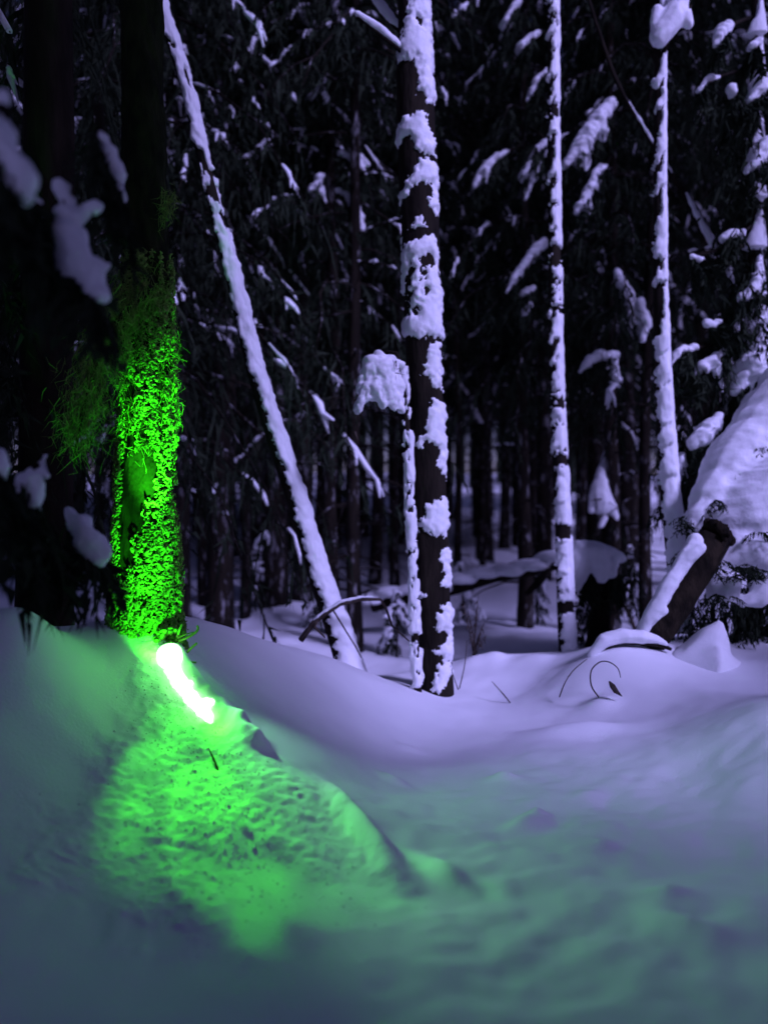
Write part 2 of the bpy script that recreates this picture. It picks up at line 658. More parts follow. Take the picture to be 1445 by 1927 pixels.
def snow_load(mb, spine, r, fingers=4, cover=.8, n=6):
    """broken lumps of snow on a drooping bough, with short drooping fingers"""
    m = len(spine)
    d = spine[-1] - spine[0]
    d = d / (np.linalg.norm(d) + 1e-9)
    t = random.random() * .35
    while t < .95 and cover > 0:
        ln = random.uniform(.04, .15)
        pts, rad = [], []
        for k in range(4):
            tt = min(.999, t + ln * k / 3)
            x = tt * (m - 1)
            i = min(int(x), m - 2)
            p = spine[i] + (spine[i + 1] - spine[i]) * (x - i)
            rr = r * (.55, 1.0, .95, .5)[k] * random.uniform(.7, 1.25)
            pts.append(p + np.array((random.uniform(-.9, .9) * rr, random.uniform(-.9, .9) * rr, rr * random.uniform(-.3, .9))))
            rad.append(rr)
        mb.tube(pts, rad, n, .30, .7, True)
        for _ in range(random.choice((0, 1, 2, 3)) if fingers else 0):
            p = pts[random.randint(1, 3)]
            side = np.cross(d, (0, 0, 1.0)) * random.choice((-1, 1))
            dr = side * (.2 + .7 * random.random()) + d * .45 + np.array((0, 0, -.5 - .8 * random.random()))
            dr /= np.linalg.norm(dr)
            L = r * (1.8 + 3.2 * random.random())
            rr = r * (.35 + .35 * random.random())
            mb.tube([p, p + dr * L * .5, p + dr * L + np.array((0, 0, -L * .2))], [rr, rr * .9, rr * .4], n, .30, .85, True)
        t += ln + random.uniform(.03, .6) * (1.1 - cover)


def bough_spine(p0, az, L, rise, droop, n=6):
    o = []
    for i in range(n):
        t = i / (n - 1)
        r = L * t
        z = rise * L * t - droop * L * t * t
        j = .03 * L
        o.append(np.array((p0[0] + math.cos(az) * r + random.uniform(-j, j), p0[1] + math.sin(az) * r + random.uniform(-j, j), p0[2] + z)))
    return o


def spruce_meshes(seed, H, r0, z0, L0, snow=.6, per=5, dz=.42, lean=0.0):
    random.seed(seed)
    np.random.seed(seed)
    tr, cr, sn = MB(), MB(), MB()
    K = 12
    pts = [(lean * (i / K) * H + .03 * math.sin(i * 1.7 + seed), .03 * math.cos(i * 1.3 + seed), -.4 + (H + .4) * i / K) for i in range(K + 1)]
    rad = [r0 * (1 - .93 * i / K) * (1.18 if i == 0 else 1) for i in range(K + 1)]
    tr.tube(pts, rad, 10, .05)

    def axis_at(z):
        t = z / H
        return np.array((lean * z, 0, z))
    # dead lower branches
    z = .5
    while z < z0:
        az = random.random() * 6.283
        p = axis_at(z)
        L = .25 + random.random() * .7
        sp = bough_spine(p, az, L, random.uniform(-.1, .25), random.uniform(.1, .5), 4)
        tr.tube(sp, [.014, .011, .008, .004], 4)
        if random.random() < .45:
            for q in range(2):
                f = 1 + q
                e = sp[f] + np.array((random.uniform(-.2, .2), random.uniform(-.2, .2), -.1 - random.random() * .15))
                tr.tube([sp[f], e], [.006, .003], 3)
        if random.random() < snow * .2:
            snow_load(sn, sp, .022, 0, .5, 5)
        z += .10 + random.random() * .22
    z = z0
    while z < H - .3:
        t = (z - z0) / (H - z0)
        L = L0 * (1 - t) ** .75 * (.75 + .4 * random.random()) + .25
        nb = per if t < .7 else max(3, per - 2)
        a0 = random.random() * 6.283
        for k in range(nb):
            az = a0 + 6.283 * k / nb + random.uniform(-.35, .35)
            p = axis_at(z + random.uniform(-.15, .15))
            sp = bough_spine(p, az, L * random.uniform(.7, 1.1), random.uniform(.0, .2), random.uniform(.5, 1.05))
            tr.tube(sp, [.022, .018, .014, .010, .007, .004], 3)
            needle_spray(cr, sp, .26 * L + .14, 11 if L > .9 else 8, .9, .05, .45, 6)
            if random.random() < snow:
                snow_load(sn, sp, random.uniform(.010, .030) * (.7 + .3 * L), 3, random.uniform(.3, .9))
        z += dz * (.8 + .5 * random.random())
    return tr, cr, sn


VARS = []
for k, (H, r0, z0, L0, snow) in enumerate([(15, .13, 4.6, 1.5, .42), (17, .16, 5.4, 1.6, .40), (13, .09, 4.0, 1.25, .45), (18, .19, 6.0, 1.9, .40),
                                           (14, .07, 5.6, 1.0, .4), (16, .12, 3.4, 1.7, .45), (21, .2, 8.6, 2.3, .3), (16, .13, 1.8, 1.8, .45)]):
    tr, cr, sn = spruce_meshes(100 + k, H, r0, z0, L0, snow, 6, .36)
    VARS.append((tr.mesh("trunk", M_FROSTBARK), cr.mesh("crown", M_NEEDLE, smooth=False), sn.mesh("snow", M_SNOW), r0))


def spruce(var, x, y, rot, sc, label, group=None, lean=(0, 0), thick=None):
    o = thing("spruce_tree", (x, y, gz(x, y)), label, "spruce tree", group)
    o.rotation_euler = (lean[0], lean[1], rot)
    s = thick / VARS[var][3] if thick else sc
    o.scale = (s if thick and s > sc else sc, s if thick and s > sc else sc, sc)
    for nm, me_ in zip(("trunk", "crown", "snow"), VARS[var][:3]):
        c = link(nm, me_, o)
        if nm != "trunk":
            c['kind'] = 'stuff'
    return o


random.seed(21)
GRP = "spruces of the dark forest behind"
# trunks that can be told apart: photo x, distance, variant, trunk radius, label
FRONT = [
    (340, 8.2, 5, .105, "dark spruce whose trunk shows just right of the green mossy trunk"),
    (382, 9.8, 4, .055, "thin spruce second to the right of the green mossy trunk"),
    (418, 8.6, 1, .12, "thick black spruce rising behind the snow bank crest right of the lamp"),
    (460, 9.2, 4, .045, "pole-thin spruce left of the twin dark trunks behind the leaning birch"),
    (512, 9.8, 3, .15, "thick dark spruce crossing behind the leaning birch, left of the twin"),
    (566, 10.2, 0, .14, "dark spruce just behind the lower third of the leaning birch"),
    (600, 13.5, 2, .10, "slim spruce in the gap right of the leaning birch"),
    (668, 7.6, 4, .05, "grey thin straight spruce between leaning birch and bent sapling"),
    (708, 12.5, 2, .11, "spruce seen below the bent sapling's snow cap"),
    (742, 10.5, 4, .075, "spruce trunk touching the bent sapling's stem on its left"),
    (862, 12.5, 4, .06, "narrow spruce just right of the thick patchy trunk"),
    (910, 17, 1, .19, "thick black spruce above the fallen log's left half"),
    (950, 19, 0, .14, "black spruce above the middle of the fallen log"),
    (978, 20, 3, .20, "broad black spruce above the fallen log's right half"),
    (1003, 18, 4, .09, "thin black spruce just left of the slim notched birch"),
    (1092, 15, 5, .09, "thin spruce just right of the slim notched birch"),
    (1122, 13, 1, .16, "thick spruce right behind the small snow-capped spruce"),
    (1165, 14, 0, .15, "black spruce right of the small snow-capped spruce"),
    (1192, 17, 2, .11, "thin spruce halfway from snow-capped spruce to smooth birch"),
]
for px, d, var, rad, lab in FRONT:
    x = (px - 722.5) / F * d
    spruce(var, x, d, random.random() * 6.28, random.uniform(.92, 1.1), lab, GRP, (random.uniform(-.012, .012), random.uniform(-.012, .012)), rad)
t = spruce(4, (1212 - 722.5) / F * 8.0, 8.0, 1.0, 1.0, "slanting thin dark spruce behind the broken leaning log", GRP, (0, .055), .06)

placed = [((px - 722.5) / F * d, d) for px, d, *_ in FRONT]
cnt = 0
tries = 0
while cnt < 150 and tries < 9000:
    tries += 1
    d = random.uniform(11.5, 34)
    a = random.uniform(-.60, .53)
    if a > .22 and d > 15 and random.random() < .55:
        continue
    x = a * d
    if any((x - u) ** 2 + (d - w) ** 2 < (.8 + d * .016) ** 2 for u, w in placed):
        continue
    if d < 15 and .05 < a < .2:
        continue
    placed.append((x, d))
    v_ = random.choice((0, 1, 2, 3, 4, 4, 4, 5))
    lab_, grp_ = {4: ("thin pole-like spruce among the crowded trees deep in the forest", "thin spruces deep in the forest"),
                  2: ("slender spruce with short boughs among the crowded trees deep in the forest", "slender spruces deep in the forest"),
                  5: ("bushy spruce with low boughs among the crowded trees deep in the forest", "bushy spruces deep in the forest"),
                  3: ("massive thick-trunked spruce among the crowded trees deep in the forest", "massive spruces deep in the forest")}.get(
        v_, ("tall dark spruce of middling girth among the crowded trees deep in the forest", "tall spruces deep in the forest"))
    spruce(v_, x, d, random.random() * 6.28, random.uniform(.85, 1.25), lab_, grp_)
    cnt += 1

# the wood beyond, one mass
random.seed(5)
np.random.seed(5)
fw = MB()
for k in range(170):
    d = random.uniform(40, 60)
    x = random.uniform(-.85, .85) * d
    z = gz(x, d)
    H = random.uniform(14, 24)
    fw.tube([(x, d, z - .5), (x, d, z + H)], [.2, .04], 6)
    zz = z + random.uniform(3.5, 7)
    while zz < z + H:
        L = 2.4 * (1 - (zz - z) / H) + .4
        for j in range(5):
            az = random.random() * 6.283
            sp = bough_spine(np.array((x, d, zz)), az, L, .05, .8, 4)
            needle_spray(fw, sp, .7, 4, .8, .25, .5, 2)
        zz += .7
tag(fw.build("distant_woods", M_NEEDLE, None, (0, 0, 0), False), "mass of black conifers closing the far side of the forest", "woods", None, 'stuff')

# spruces on the left, then unseen ones added to shade snow and forest
random.seed(31)
np.random.seed(31)
for (x, y, v, s, lab) in [(-3.4, 3.6, 7, 1.0, "big dark spruce left of the snow-laden boughs"),
                          (-4.6, 6.4, 7, 1.1, "dark spruce behind the left snow bank"),
                          (-2.3, 7.4, 7, 1.1, "dark spruce behind the green mossy tree")]:
    spruce(v, x, y, x * 3 + y, s, lab, "spruces on the left")
for k, (q, p, v, sc_) in enumerate([(1.55, 2.6, 7, 1.1), (.3, 2.6, 7, 1.1), (1.0, 4.2, 7, 1.1), (1.5, 5.2, 7, 1.1), (-1.2, 3.0, 7, 1.1), (-.4, 4.6, 7, 1.1),
                                    (9.0, 3.8, 6, 1.0), (11.2, 4.4, 6, 1.0),
                                    (8.0, 6.0, 6, 1.1), (10.2, 6.4, 6, 1.1), ]):
    spruce(v, -q * math.cos(R(SUN_AZ)) + p * math.sin(R(SUN_AZ)), q * math.sin(R(SUN_AZ)) + p * math.cos(R(SUN_AZ)), k * 1.7, sc_, "tall spruce of the wood's edge to the right of the viewer, outside the picture", "spruces right of the viewer")  # unseen rows added to block moonlight from the near snow and forest boughs
for k, (x, y, H, z0, L0, lab) in enumerate([(-2.3, -.3, 15, 5.0, 2.5, "wide-limbed spruce overhanging the viewer from the left"),
                                            (.7, -1.9, 15, 5.0, 2.5, "wide-limbed spruce standing right behind the viewer"),
                                            (-3.0, 1.5, 13, .6, 1.5, "dense dark spruce on the bank to the left of the viewer"),
                                            (4.0, 1.6, 3.0, .4, .6, "young slender spruce outside the picture on the right, nearer the viewer"),
                                            (4.85, 2.3, 3.5, .4, 1.4, "young spruce outside the picture on the right, near the buried bush"),
                                            (1.1, -1.0, 3.2, .4, 1.0, "young bushy spruce close behind the viewer")]):
    o = thing("spruce_tree", (x, y, gz(x, y)), lab, "spruce tree", "spruces around the viewer")  # unseen trees added to dim sky and moonlight on the snow
    tr, cr, sn = spruce_meshes(500 + k, H, .16 if H > 5 else .05, z0, L0, .3, 8, .34)
    link("trunk", tr.mesh("trunk", M_BARK), o)
    link("crown", cr.mesh("crown", M_NEEDLE, smooth=False), o)['kind'] = 'stuff'
    link("snow", sn.mesh("snow", M_SNOW), o)['kind'] = 'stuff'

# ------------------------------------------------------------------ leaning birch
r = thing("birch_tree", P(655, 1255, 5.2), "birch leaning left with a continuous ribbon of snow along its trunk", "birch tree")
pB = pix_path([(662, 1275, 5.2, 26), (640, 1200, 5.2, 24), (612, 1120, 5.2, 21), (583, 1030, 5.2, 20), (560, 950, 5.2, 19), (527, 850, 5.2, 18), (496, 750, 5.2, 17), (470, 660, 5.2, 15),
               (448, 560, 5.2, 14), (425, 470, 5.2, 13), (402, 380, 5.2, 12), (378, 280, 5.2, 11), (352, 170, 5.2, 11), (325, 80, 5.2, 11), (300, 0, 5.2, 10), (262, -130, 5.2, 9), (180, -420, 5.2, 7)])
trunk_mesh(pB, "trunk", M_BARK, r, 18, .04, .08, 3)


def fB(T, PY, PX):
    notch = fbm(PY * .035, PY * 0 + 2, 81, 3) * .45 + fbm(PY * .12, T * .4, 82, 2) * .25
    lim = np.interp(PY, [0, 300, 600, 760, 1000, 1100, 1250], [-.75, -.8, -.8, -.35, -.5, -.7, -.7])
    m = T - (lim + notch) + .28 * fbm(PY * .3, T * 5, 86, 2)
    gaps = fbm(PY * .02, T * .7 + 3, 85, 3)
    gap = np.where(PY < 480, sstep(.34, .42, gaps), 0)
    th = sstep(0, .5, m) * (1 - sstep(1.9, 2.4, T)) * .020 * (1 + .9 * fbm(PY * .05, T * 1.5, 83, 3))
    return np.where(gap > .5, -1, np.where(th < .003, -1, th))


plaster(pB, "snow", r, fB, 5.2, .014, 48, 3)

# ------------------------------------------------------------------ thick patchy trunk
r = thing("thick_tree", P(822, 1312, 5.0), "thickest dark trunk in the middle, plastered with broken patches of snow", "tree")
pC = pix_path([(824, 1330, 5.0, 33), (821, 1290, 5.0, 32), (817, 1200, 5.0, 32), (812, 1050, 5.0, 32.5), (806, 900, 5.0, 33), (799, 700, 5.0, 34), (792, 500, 5.0, 35), (786, 300, 5.0, 36),
               (781, 150, 5.0, 35), (779, 0, 5.0, 29), (776, -300, 5.0, 27), (772, -700, 5.0, 22), (768, -1100, 5.0, 16)])
trunk_mesh(pC, "trunk", M_BARK, r, 28, .03, .07, 8)
PATCH = [
    [(778, -20), (810, -20), (820, 190), (806, 212), (796, 190), (782, 195), (784, 150), (778, 127), (745, 128), (752, 85)],
    [(758, 228), (775, 232), (800, 220), (822, 300), (790, 306), (778, 290), (770, 274), (756, 275), (742, 290), (738, 262)],
    [(790, 316), (824, 312), (826, 412), (800, 400), (810, 382), (815, 365), (805, 358), (775, 368), (745, 395), (752, 370)],
    [(790, 414), (806, 440), (770, 438)],
    [(760, 470), (785, 462), (808, 448), (824, 470), (824, 520), (835, 560), (838, 640), (752, 640), (750, 600), (768, 570), (778, 520), (772, 500), (762, 560), (750, 560), (752, 520), (748, 470)],
    [(805, 655), (826, 648), (834, 740), (815, 732), (806, 712), (792, 712)],
    [(812, 755), (842, 755), (844, 905), (820, 880), (826, 850), (800, 835), (785, 850), (778, 840), (795, 815), (800, 785)],
    [(800, 947), (842, 932), (850, 990), (832, 1012), (805, 1000), (776, 992), (772, 980), (796, 975)],
    [(822, 1040), (850, 1028), (852, 1112), (825, 1096), (836, 1062)],
    [(788, 1110), (806, 1119), (784, 1126)],
    [(832, 1130), (856, 1136), (852, 1245), (812, 1218), (836, 1206), (842, 1188), (818, 1182), (818, 1165)],
    [(822, 1245), (842, 1232), (850, 1265), (825, 1302), (810, 1292)],
    [(748, 440), (756, 400), (757, 640), (748, 640)],
]
HOLES = [[(784, 50), (790, 55), (792, 64), (786, 62)], [(788, 502), (806, 490), (815, 505), (792, 520)], [(790, 525), (798, 524), (796, 538), (789, 538)],
         [(797, 553), (807, 555), (803, 564), (797, 562)], [(775, 590), (786, 580), (784, 600), (776, 598)], [(758, 560), (770, 560), (766, 600), (756, 598)]]


def fC(T, PY, PX):
    qx = PX + 5 * fbm(PX * .06, PY * .06, 91, 3) + 3.5 * fbm(PX * .22, PY * .22, 92, 3)
    qy = PY + 6 * fbm(PX * .06 + 9, PY * .06, 93, 3) + 4 * fbm(PX * .2, PY * .2 + 5, 94, 3)
    s = np.full(T.shape, -1e9)
    for p in PATCH:
        s = np.maximum(s, poly_sd(qx, qy, p))
    for h in HOLES:
        s = np.minimum(s, -poly_sd(qx, qy, h) - .5)
    s = s + 6 * fbm(PX * .17, PY * .13, 98, 3)
    back = T > 1.75
    th = .004 + .020 * sstep(0, 14, s) + .007 * fbm(PX * .07, PY * .05, 96, 2)
    return np.where((s < 0) | (T < -1.75) | back, -1, th)


plaster(pC, "snow", r, fC, 5.0, .010, 72, 8, -2.0, 2.2)
# two bare boughs high on the thick trunk with snow lying on them
for pts, dd in (([(772, 110, 4.95), (742, 86, 4.9), (712, 62, 4.85), (672, 32, 4.8)], 9), ([(765, 70, 5.1), (738, 45, 5.15), (715, 15, 5.2), (690, -20, 5.25)], 10)):
    br = MB()
    sp = [np.array(P(*p)) for p in pts]
    br.tube(sp, [.018, .014, .011, .007], 6)
    o = br.build("branch", M_BARK, r)
    s = MB()
    up = np.array((0, 0, .022))
    s.tube([sp[0] + up, sp[1] + up * 1.3, sp[2] + up * 1.3, sp[3] + up], [.012, .030, .034, .022], 8, .1, .9, True)
    s.build_soft("snow", M_SNOW, o, .010, .006, 20)

# ------------------------------------------------------------------ bent sapling with a snow cap
r = thing("bent_sapling", P(780, 1245, 4.85), "slender snow-crusted sapling hugging the thick trunk, its top bent under a snow cap", "sapling")
pD = pix_path([(787, 1330, 4.85, 11), (783, 1262, 4.85, 10), (779, 1150, 4.85, 9), (775, 1050, 4.85, 9), (771, 950, 4.85, 8), (768, 850, 4.85, 8), (763, 750, 4.85, 7), (757, 690, 4.84, 6), (745, 664, 4.83, 5), (722, 662, 4.82, 4)])
tr = MB()
tr.tube([np.array(p[:3]) for p in pD], [p[3] * .8 for p in pD], 10, .05)
tr.build("trunk", M_BARK, r)


def fD(T, PY, PX):
    n = fbm(PY * .05, T * .6, 101, 3)
    th = .010 + .012 * fbm(PY * .04, T * .8 + 3, 102, 2)
    m = T + 1.6 + n * .8
    return np.where((m > 0) & (T < 2.2) & (n + .5 * fbm(PY * .11, T * 1.5, 104, 3) > -.12), np.maximum(th, .004), -1)


plaster(pD[:8], "snow", r, fD, 4.85, .012, 40, 5)
br = MB()
sp = [np.array(P(*p)) for p in ((757, 700, 4.84), (735, 668, 4.8), (705, 672, 4.78), (682, 710, 4.76), (672, 765, 4.75))]
br.tube(sp, [.010, .009, .007, .005, .003], 6)
for q in ((735, 668), (715, 668), (700, 676)):
    a = np.array(P(q[0], q[1], 4.79))
    br.tube([a, a + np.array((random.uniform(-.03, .08), .0, -.18)), a + np.array((random.uniform(-.03, .12), .02, -.36))], [.006, .004, .002], 5)
needle_spray(br, sp, .16, 10, .8, .02, .8, 3)
cap = br.build("bent_top", M_TWIG, r, smooth=False)
s = MB()


def ptube(s, pts, n=8, rough=.08):
    s.tube([np.array(P(a, b_, d_)) for a, b_, d_, w_ in pts], [w_ / F * d_ for a, b_, d_, w_ in pts], n, rough, 1.0, True)


ptube(s, [(752, 688, 4.80, 9), (738, 680, 4.79, 14), (718, 680, 4.78, 20), (700, 685, 4.77, 20), (688, 710, 4.76, 12), (678, 735, 4.75, 9)])
ptube(s, [(722, 690, 4.74, 18), (726, 715, 4.73, 18), (735, 745, 4.73, 15), (742, 768, 4.74, 9)])
ptube(s, [(700, 695, 4.74, 16), (695, 720, 4.73, 11), (683, 748, 4.72, 13), (672, 768, 4.72, 10)])
ptube(s, [(706, 715, 4.72, 12), (712, 742, 4.71, 13), (720, 762, 4.71, 10)])
ptube(s, [(742, 700, 4.78, 11), (752, 735, 4.78, 10), (756, 772, 4.78, 8)])
ptube(s, [(684, 752, 4.72, 9), (704, 748, 4.72, 9), (722, 742, 4.71, 9)])
s.build_soft("snow", M_SNOW, cap, .009, .022, 20)

# ------------------------------------------------------------------ slim notched birch
r = thing("birch_tree", P(1064, 1232, 6.0), "slim upright birch with a notched snow crust, left of the smooth birch", "birch tree")
pE = pix_path([(1068, 1240, 6.0, 17), (1062, 1100, 6.0, 15), (1057, 950, 6.0, 14), (1050, 800, 6.0, 13), (1045, 650, 6.0, 12), (1043, 500, 6.0, 11.5), (1041, 350, 6.0, 11), (1040, 200, 6.0, 10.5),
               (1040, 60, 6.0, 10), (1038, -100, 6.0, 10), (1030, -600, 6.0, 8), (1022, -1000, 6.0, 5)])
trunk_mesh(pE, "trunk", M_BARK, r, 16, .04, .07, 5)


def fE(T, PY, PX):
    PW = PY + 7 * T + 14 * fbm(T * 1.6, PY * .03, 117, 2)
    saw = ((PW + 40 * fbm(PW * .012, PW * 0, 110, 2)) % 47) / 47.0
    saw2 = ((PW + 20 + 30 * fbm(PW * .02, PW * 0 + 7, 118, 2)) % 33) / 33.0
    lim = .15 - 1.5 * saw
    lim = np.where(PY > 700, -.7 - .7 * saw2, lim)
    m = T - lim + fbm(PY * .06, T * .8, 111, 3) * .55 + .35 * fbm(PY * .25, T * 4, 115, 2)
    gap = fbm(PY * .028, T * .15 + 1, 114, 2)
    th = sstep(0, .3, m) * (.012 + .016 * saw * (T < .3)) * (1 + .6 * fbm(PY * .05, T, 112, 2))
    th = np.where(PY > 1130, th * .6, th)
    return np.where((m < .05) | (T > 2.1) | (gap + .25 * fbm(PY * .2, T * 2, 116, 2) > .62), -1, np.maximum(th, .004))


plaster(pE, "snow", r, fE, 6.0, .014, 44, 6)

# ------------------------------------------------------------------ smooth birch on the right
r = thing("birch_tree", P(1274, 1100, 5.6), "slim birch on the right with smooth snow crust, rising behind the broken log", "birch tree")
pF = pix_path([(1282, 1190, 5.6, 18), (1272, 1060, 5.6, 18), (1262, 950, 5.6, 17), (1252, 820, 5.6, 15.5), (1245, 680, 5.6, 13.5), (1241, 540, 5.6, 12), (1240, 400, 5.6, 11), (1240, 250, 5.6, 10.5),
               (1241, 100, 5.6, 10), (1243, -60, 5.6, 10), (1246, -500, 5.6, 8), (1250, -1000, 5.6, 5)])
trunk_mesh(pF, "trunk", M_BARK, r, 16, .04, .07, 6)


def fF(T, PY, PX):
    PW = PY + 8 * T + 16 * fbm(T * 1.6, PY * .03, 127, 2)
    ph = PW + 60 * fbm(PW * .008, PW * 0, 120, 2)
    saw = (ph % 78) / 78.0
    lim = np.where(PY < 640, .45 - 1.9 * saw, -1.25 + .5 * fbm(PY * .07, PY * 0, 123, 2))
    m = T - lim + fbm(PY * .07, T * .8, 121, 3) * .35 + .35 * fbm(PY * .25, T * 4, 125, 2)
    th = sstep(0, .3, m) * (.012 + .024 * saw * (T < .4)) * (1 + .5 * fbm(PY * .05, T, 122, 2))
    bare = (saw < .05 + .25 * fbm(PY * .02, PY * 0 + 5, 128, 2)) & (PY < 640)
    return np.where((m < .05) | (T > 2.1) | bare, -1, np.maximum(th, .004))


plaster(pF, "snow", r, fF, 5.6, .013, 44, 7)
s = MB()
ptube(s, [(1240, 70, 5.5, 20), (1262, 40, 5.5, 24), (1275, 10, 5.5, 20), (1282, -20, 5.5, 18)])
ptube(s, [(1285, 25, 5.5, 16), (1295, 45, 5.5, 12)])
ptube(s, [(1236, 20, 5.5, 12), (1232, 50, 5.5, 10)])
b_ = MB()
b_.tube([np.array(P(1241, 120, 5.58)), np.array(P(1262, 60, 5.52)), np.array(P(1300, 10, 5.45))], [.02, .015, .01], 6)
bb = b_.build("branch", M_BARK, r)
s.build_soft("snow", M_SNOW, bb, .014, .012, 14)


# ------------------------------------------------------------------ hero snowy boughs on mid-distance spruces
def snowy_bough(root, spine_px, fingers, trunk_px=None, needles=.22, voxel=.014):
    sp = [np.array(P(a, b_, d_)) for a, b_, d_, w_ in spine_px]
    br = MB()
    full = ([np.array(P(*trunk_px))] if trunk_px else []) + sp
    br.tube(full, [.016 - .011 * i / (len(full) - 1) for i in range(len(full))], 5)
    o = br.build("branch", M_BARK, root)
    nd = MB()
    needle_spray(nd, [p - np.array((0, 0, .01)) for p in sp], needles * 1.25, 20, .8, .05, .75, 6)
    nb = nd.build("needles", M_NEEDLE, o, smooth=False)
    nb['kind'] = 'stuff'
    s = MB()
    ptube(s, spine_px)
    for f in fingers:
        ptube(s, f)
    s.build_soft("snow", M_SNOW, o, voxel * .8, .030, 17, 1)
    return o


def mid_spruce(px, d, label, H=11, r0=.09, z0=2.2, L0=1.2, seed=300, snow=.2):
    x = (px - 722.5) / F * d
    o = thing("spruce_tree", (x, d, gz(x, d)), label, "spruce tree")
    tr, cr, sn = spruce_meshes(seed, H, r0, z0, L0, snow, 4, .5)
    link("trunk", tr.mesh("trunk", M_FROSTBARK), o)
    link("crown", cr.mesh("crown", M_NEEDLE, smooth=False), o)['kind'] = 'stuff'
    link("snow", sn.mesh("snow", M_SNOW), o)['kind'] = 'stuff'
    return o


rS = mid_spruce(1150, 8.2, "spruce between the two slim birches with large hand-shaped snow clumps on its boughs", seed=301, z0=2.8, L0=1.0)
T0 = (1150, 330, 8.2)
snowy_bough(rS, [(1148, 195, 7.6, 12), (1128, 222, 7.55, 17), (1105, 255, 7.5, 17), (1085, 285, 7.5, 14), (1064, 312, 7.5, 8)],
            [[(1128, 225, 7.5, 12), (1134, 250, 7.5, 10), (1132, 262, 7.5, 7)], [(1105, 265, 7.48, 11), (1104, 290, 7.48, 9), (1102, 318, 7.48, 6)], [(1090, 285, 7.48, 10), (1087, 312, 7.48, 7)]], (1150, 150, 8.2))
snowy_bough(rS, [(1140, 312, 7.6, 5), (1122, 322, 7.55, 9), (1116, 345, 7.52, 10), (1100, 370, 7.5, 9), (1086, 400, 7.5, 7)],
            [[(1112, 350, 7.5, 9), (1104, 378, 7.5, 8), (1108, 402, 7.5, 5)], [(1120, 340, 7.5, 9), (1122, 360, 7.5, 7)]], (1150, 290, 8.2))
snowy_bough(rS, [(1160, 510, 7.7, 8), (1172, 540, 7.65, 13), (1184, 565, 7.6, 11), (1190, 600, 7.6, 9), (1196, 628, 7.6, 6)],
            [[(1205, 570, 7.55, 10), (1212, 605, 7.55, 11), (1210, 638, 7.55, 7)], [(1180, 598, 7.6, 6), (1192, 630, 7.6, 6)]], (1150, 480, 8.2))
snowy_bough(rS, [(1160, 668, 7.6, 6), (1130, 668, 7.5, 10), (1108, 680, 7.45, 9), (1092, 698, 7.4, 6)],
            [[(1155, 680, 7.5, 8), (1155, 705, 7.5, 9), (1162, 722, 7.5, 6)]], (1150, 640, 8.2))

rS2 = mid_spruce(985, 8.6, "spruce whose drooping snowy boughs show left of the slim notched birch", seed=302, z0=2.9, L0=1.0)
snowy_bough(rS2, [(1030, 265, 8.0, 6), (1012, 280, 8.0, 8), (1000, 305, 8.0, 8), (985, 335, 8.0, 9)], [[(1010, 310, 8.0, 8), (996, 340, 8.0, 8), (988, 375, 8.0, 5)]], (985, 230, 8.6))
snowy_bough(rS2, [(955, 285, 8.0, 5), (935, 295, 7.95, 6), (918, 310, 7.95, 9), (905, 335, 7.95, 11), (896, 348, 7.95, 8)], [[(918, 320, 7.9, 8), (914, 342, 7.9, 5)]], (985, 270, 8.6))
snowy_bough(rS2, [(1024, 455, 8.0, 9), (1008, 475, 8.0, 13), (985, 500, 8.0, 9), (968, 525, 8.0, 8), (955, 550, 8.0, 5)], [], (985, 430, 8.6))
snowy_bough(rS2, [(975, 5, 8.0, 7), (962, 25, 8.0, 10), (950, 50, 8.0, 10), (947, 65, 8.0, 6)], [], (985, 20, 8.6))
snowy_bough(rS2, [(1010, 62, 8.0, 8), (995, 75, 8.0, 10), (978, 92, 8.0, 9)], [], (985, 40, 8.6))
snowy_bough(rS2, [(1028, 130, 8.0, 5), (1012, 150, 8.0, 8), (1000, 175, 8.0, 7), (993, 188, 8.0, 5)], [], (985, 120, 8.6))
snowy_bough(rS2, [(1005, 540, 8.0, 6), (992, 548, 8.0, 8), (982, 555, 8.0, 6)], [[(995, 575, 8.0, 8), (983, 588, 8.0, 7)]], (985, 520, 8.6))

rS4 = mid_spruce(485, 10.4, "tall spruce with bright snow flecks high above the leaning birch", H=15, seed=304, z0=5.0, L0=1.2, snow=.08)
for spn in ([(515, -8, 9.8, 10), (508, 5, 9.8, 6)], [(486, 36, 9.8, 6), (496, 44, 9.8, 10), (510, 44, 9.8, 10), (522, 50, 9.8, 5)], [(488, 50, 9.8, 5), (492, 64, 9.8, 6)], [(504, 55, 9.8, 6), (518, 78, 9.8, 7)],
            [(470, 76, 9.8, 6), (476, 88, 9.8, 5)], [(522, 86, 9.8, 6), (518, 94, 9.8, 5)], [(424, 108, 9.8, 7), (432, 118, 9.8, 6)], [(428, 140, 9.8, 7), (436, 150, 9.8, 5)], [(418, 158, 9.8, 6), (424, 176, 9.8, 6)],
            [(462, 185, 9.8, 4), (470, 205, 9.8, 6), (474, 222, 9.8, 4)], [(510, 220, 9.8, 5), (520, 212, 9.8, 6), (528, 224, 9.8, 5)], [(500, 168, 9.8, 4), (508, 180, 9.8, 3)]):
    snowy_bough(rS4, spn, [], (485, spn[0][1] - 10, 10.4), .22)  # snow put here in place of bright sky gaps between the crowns

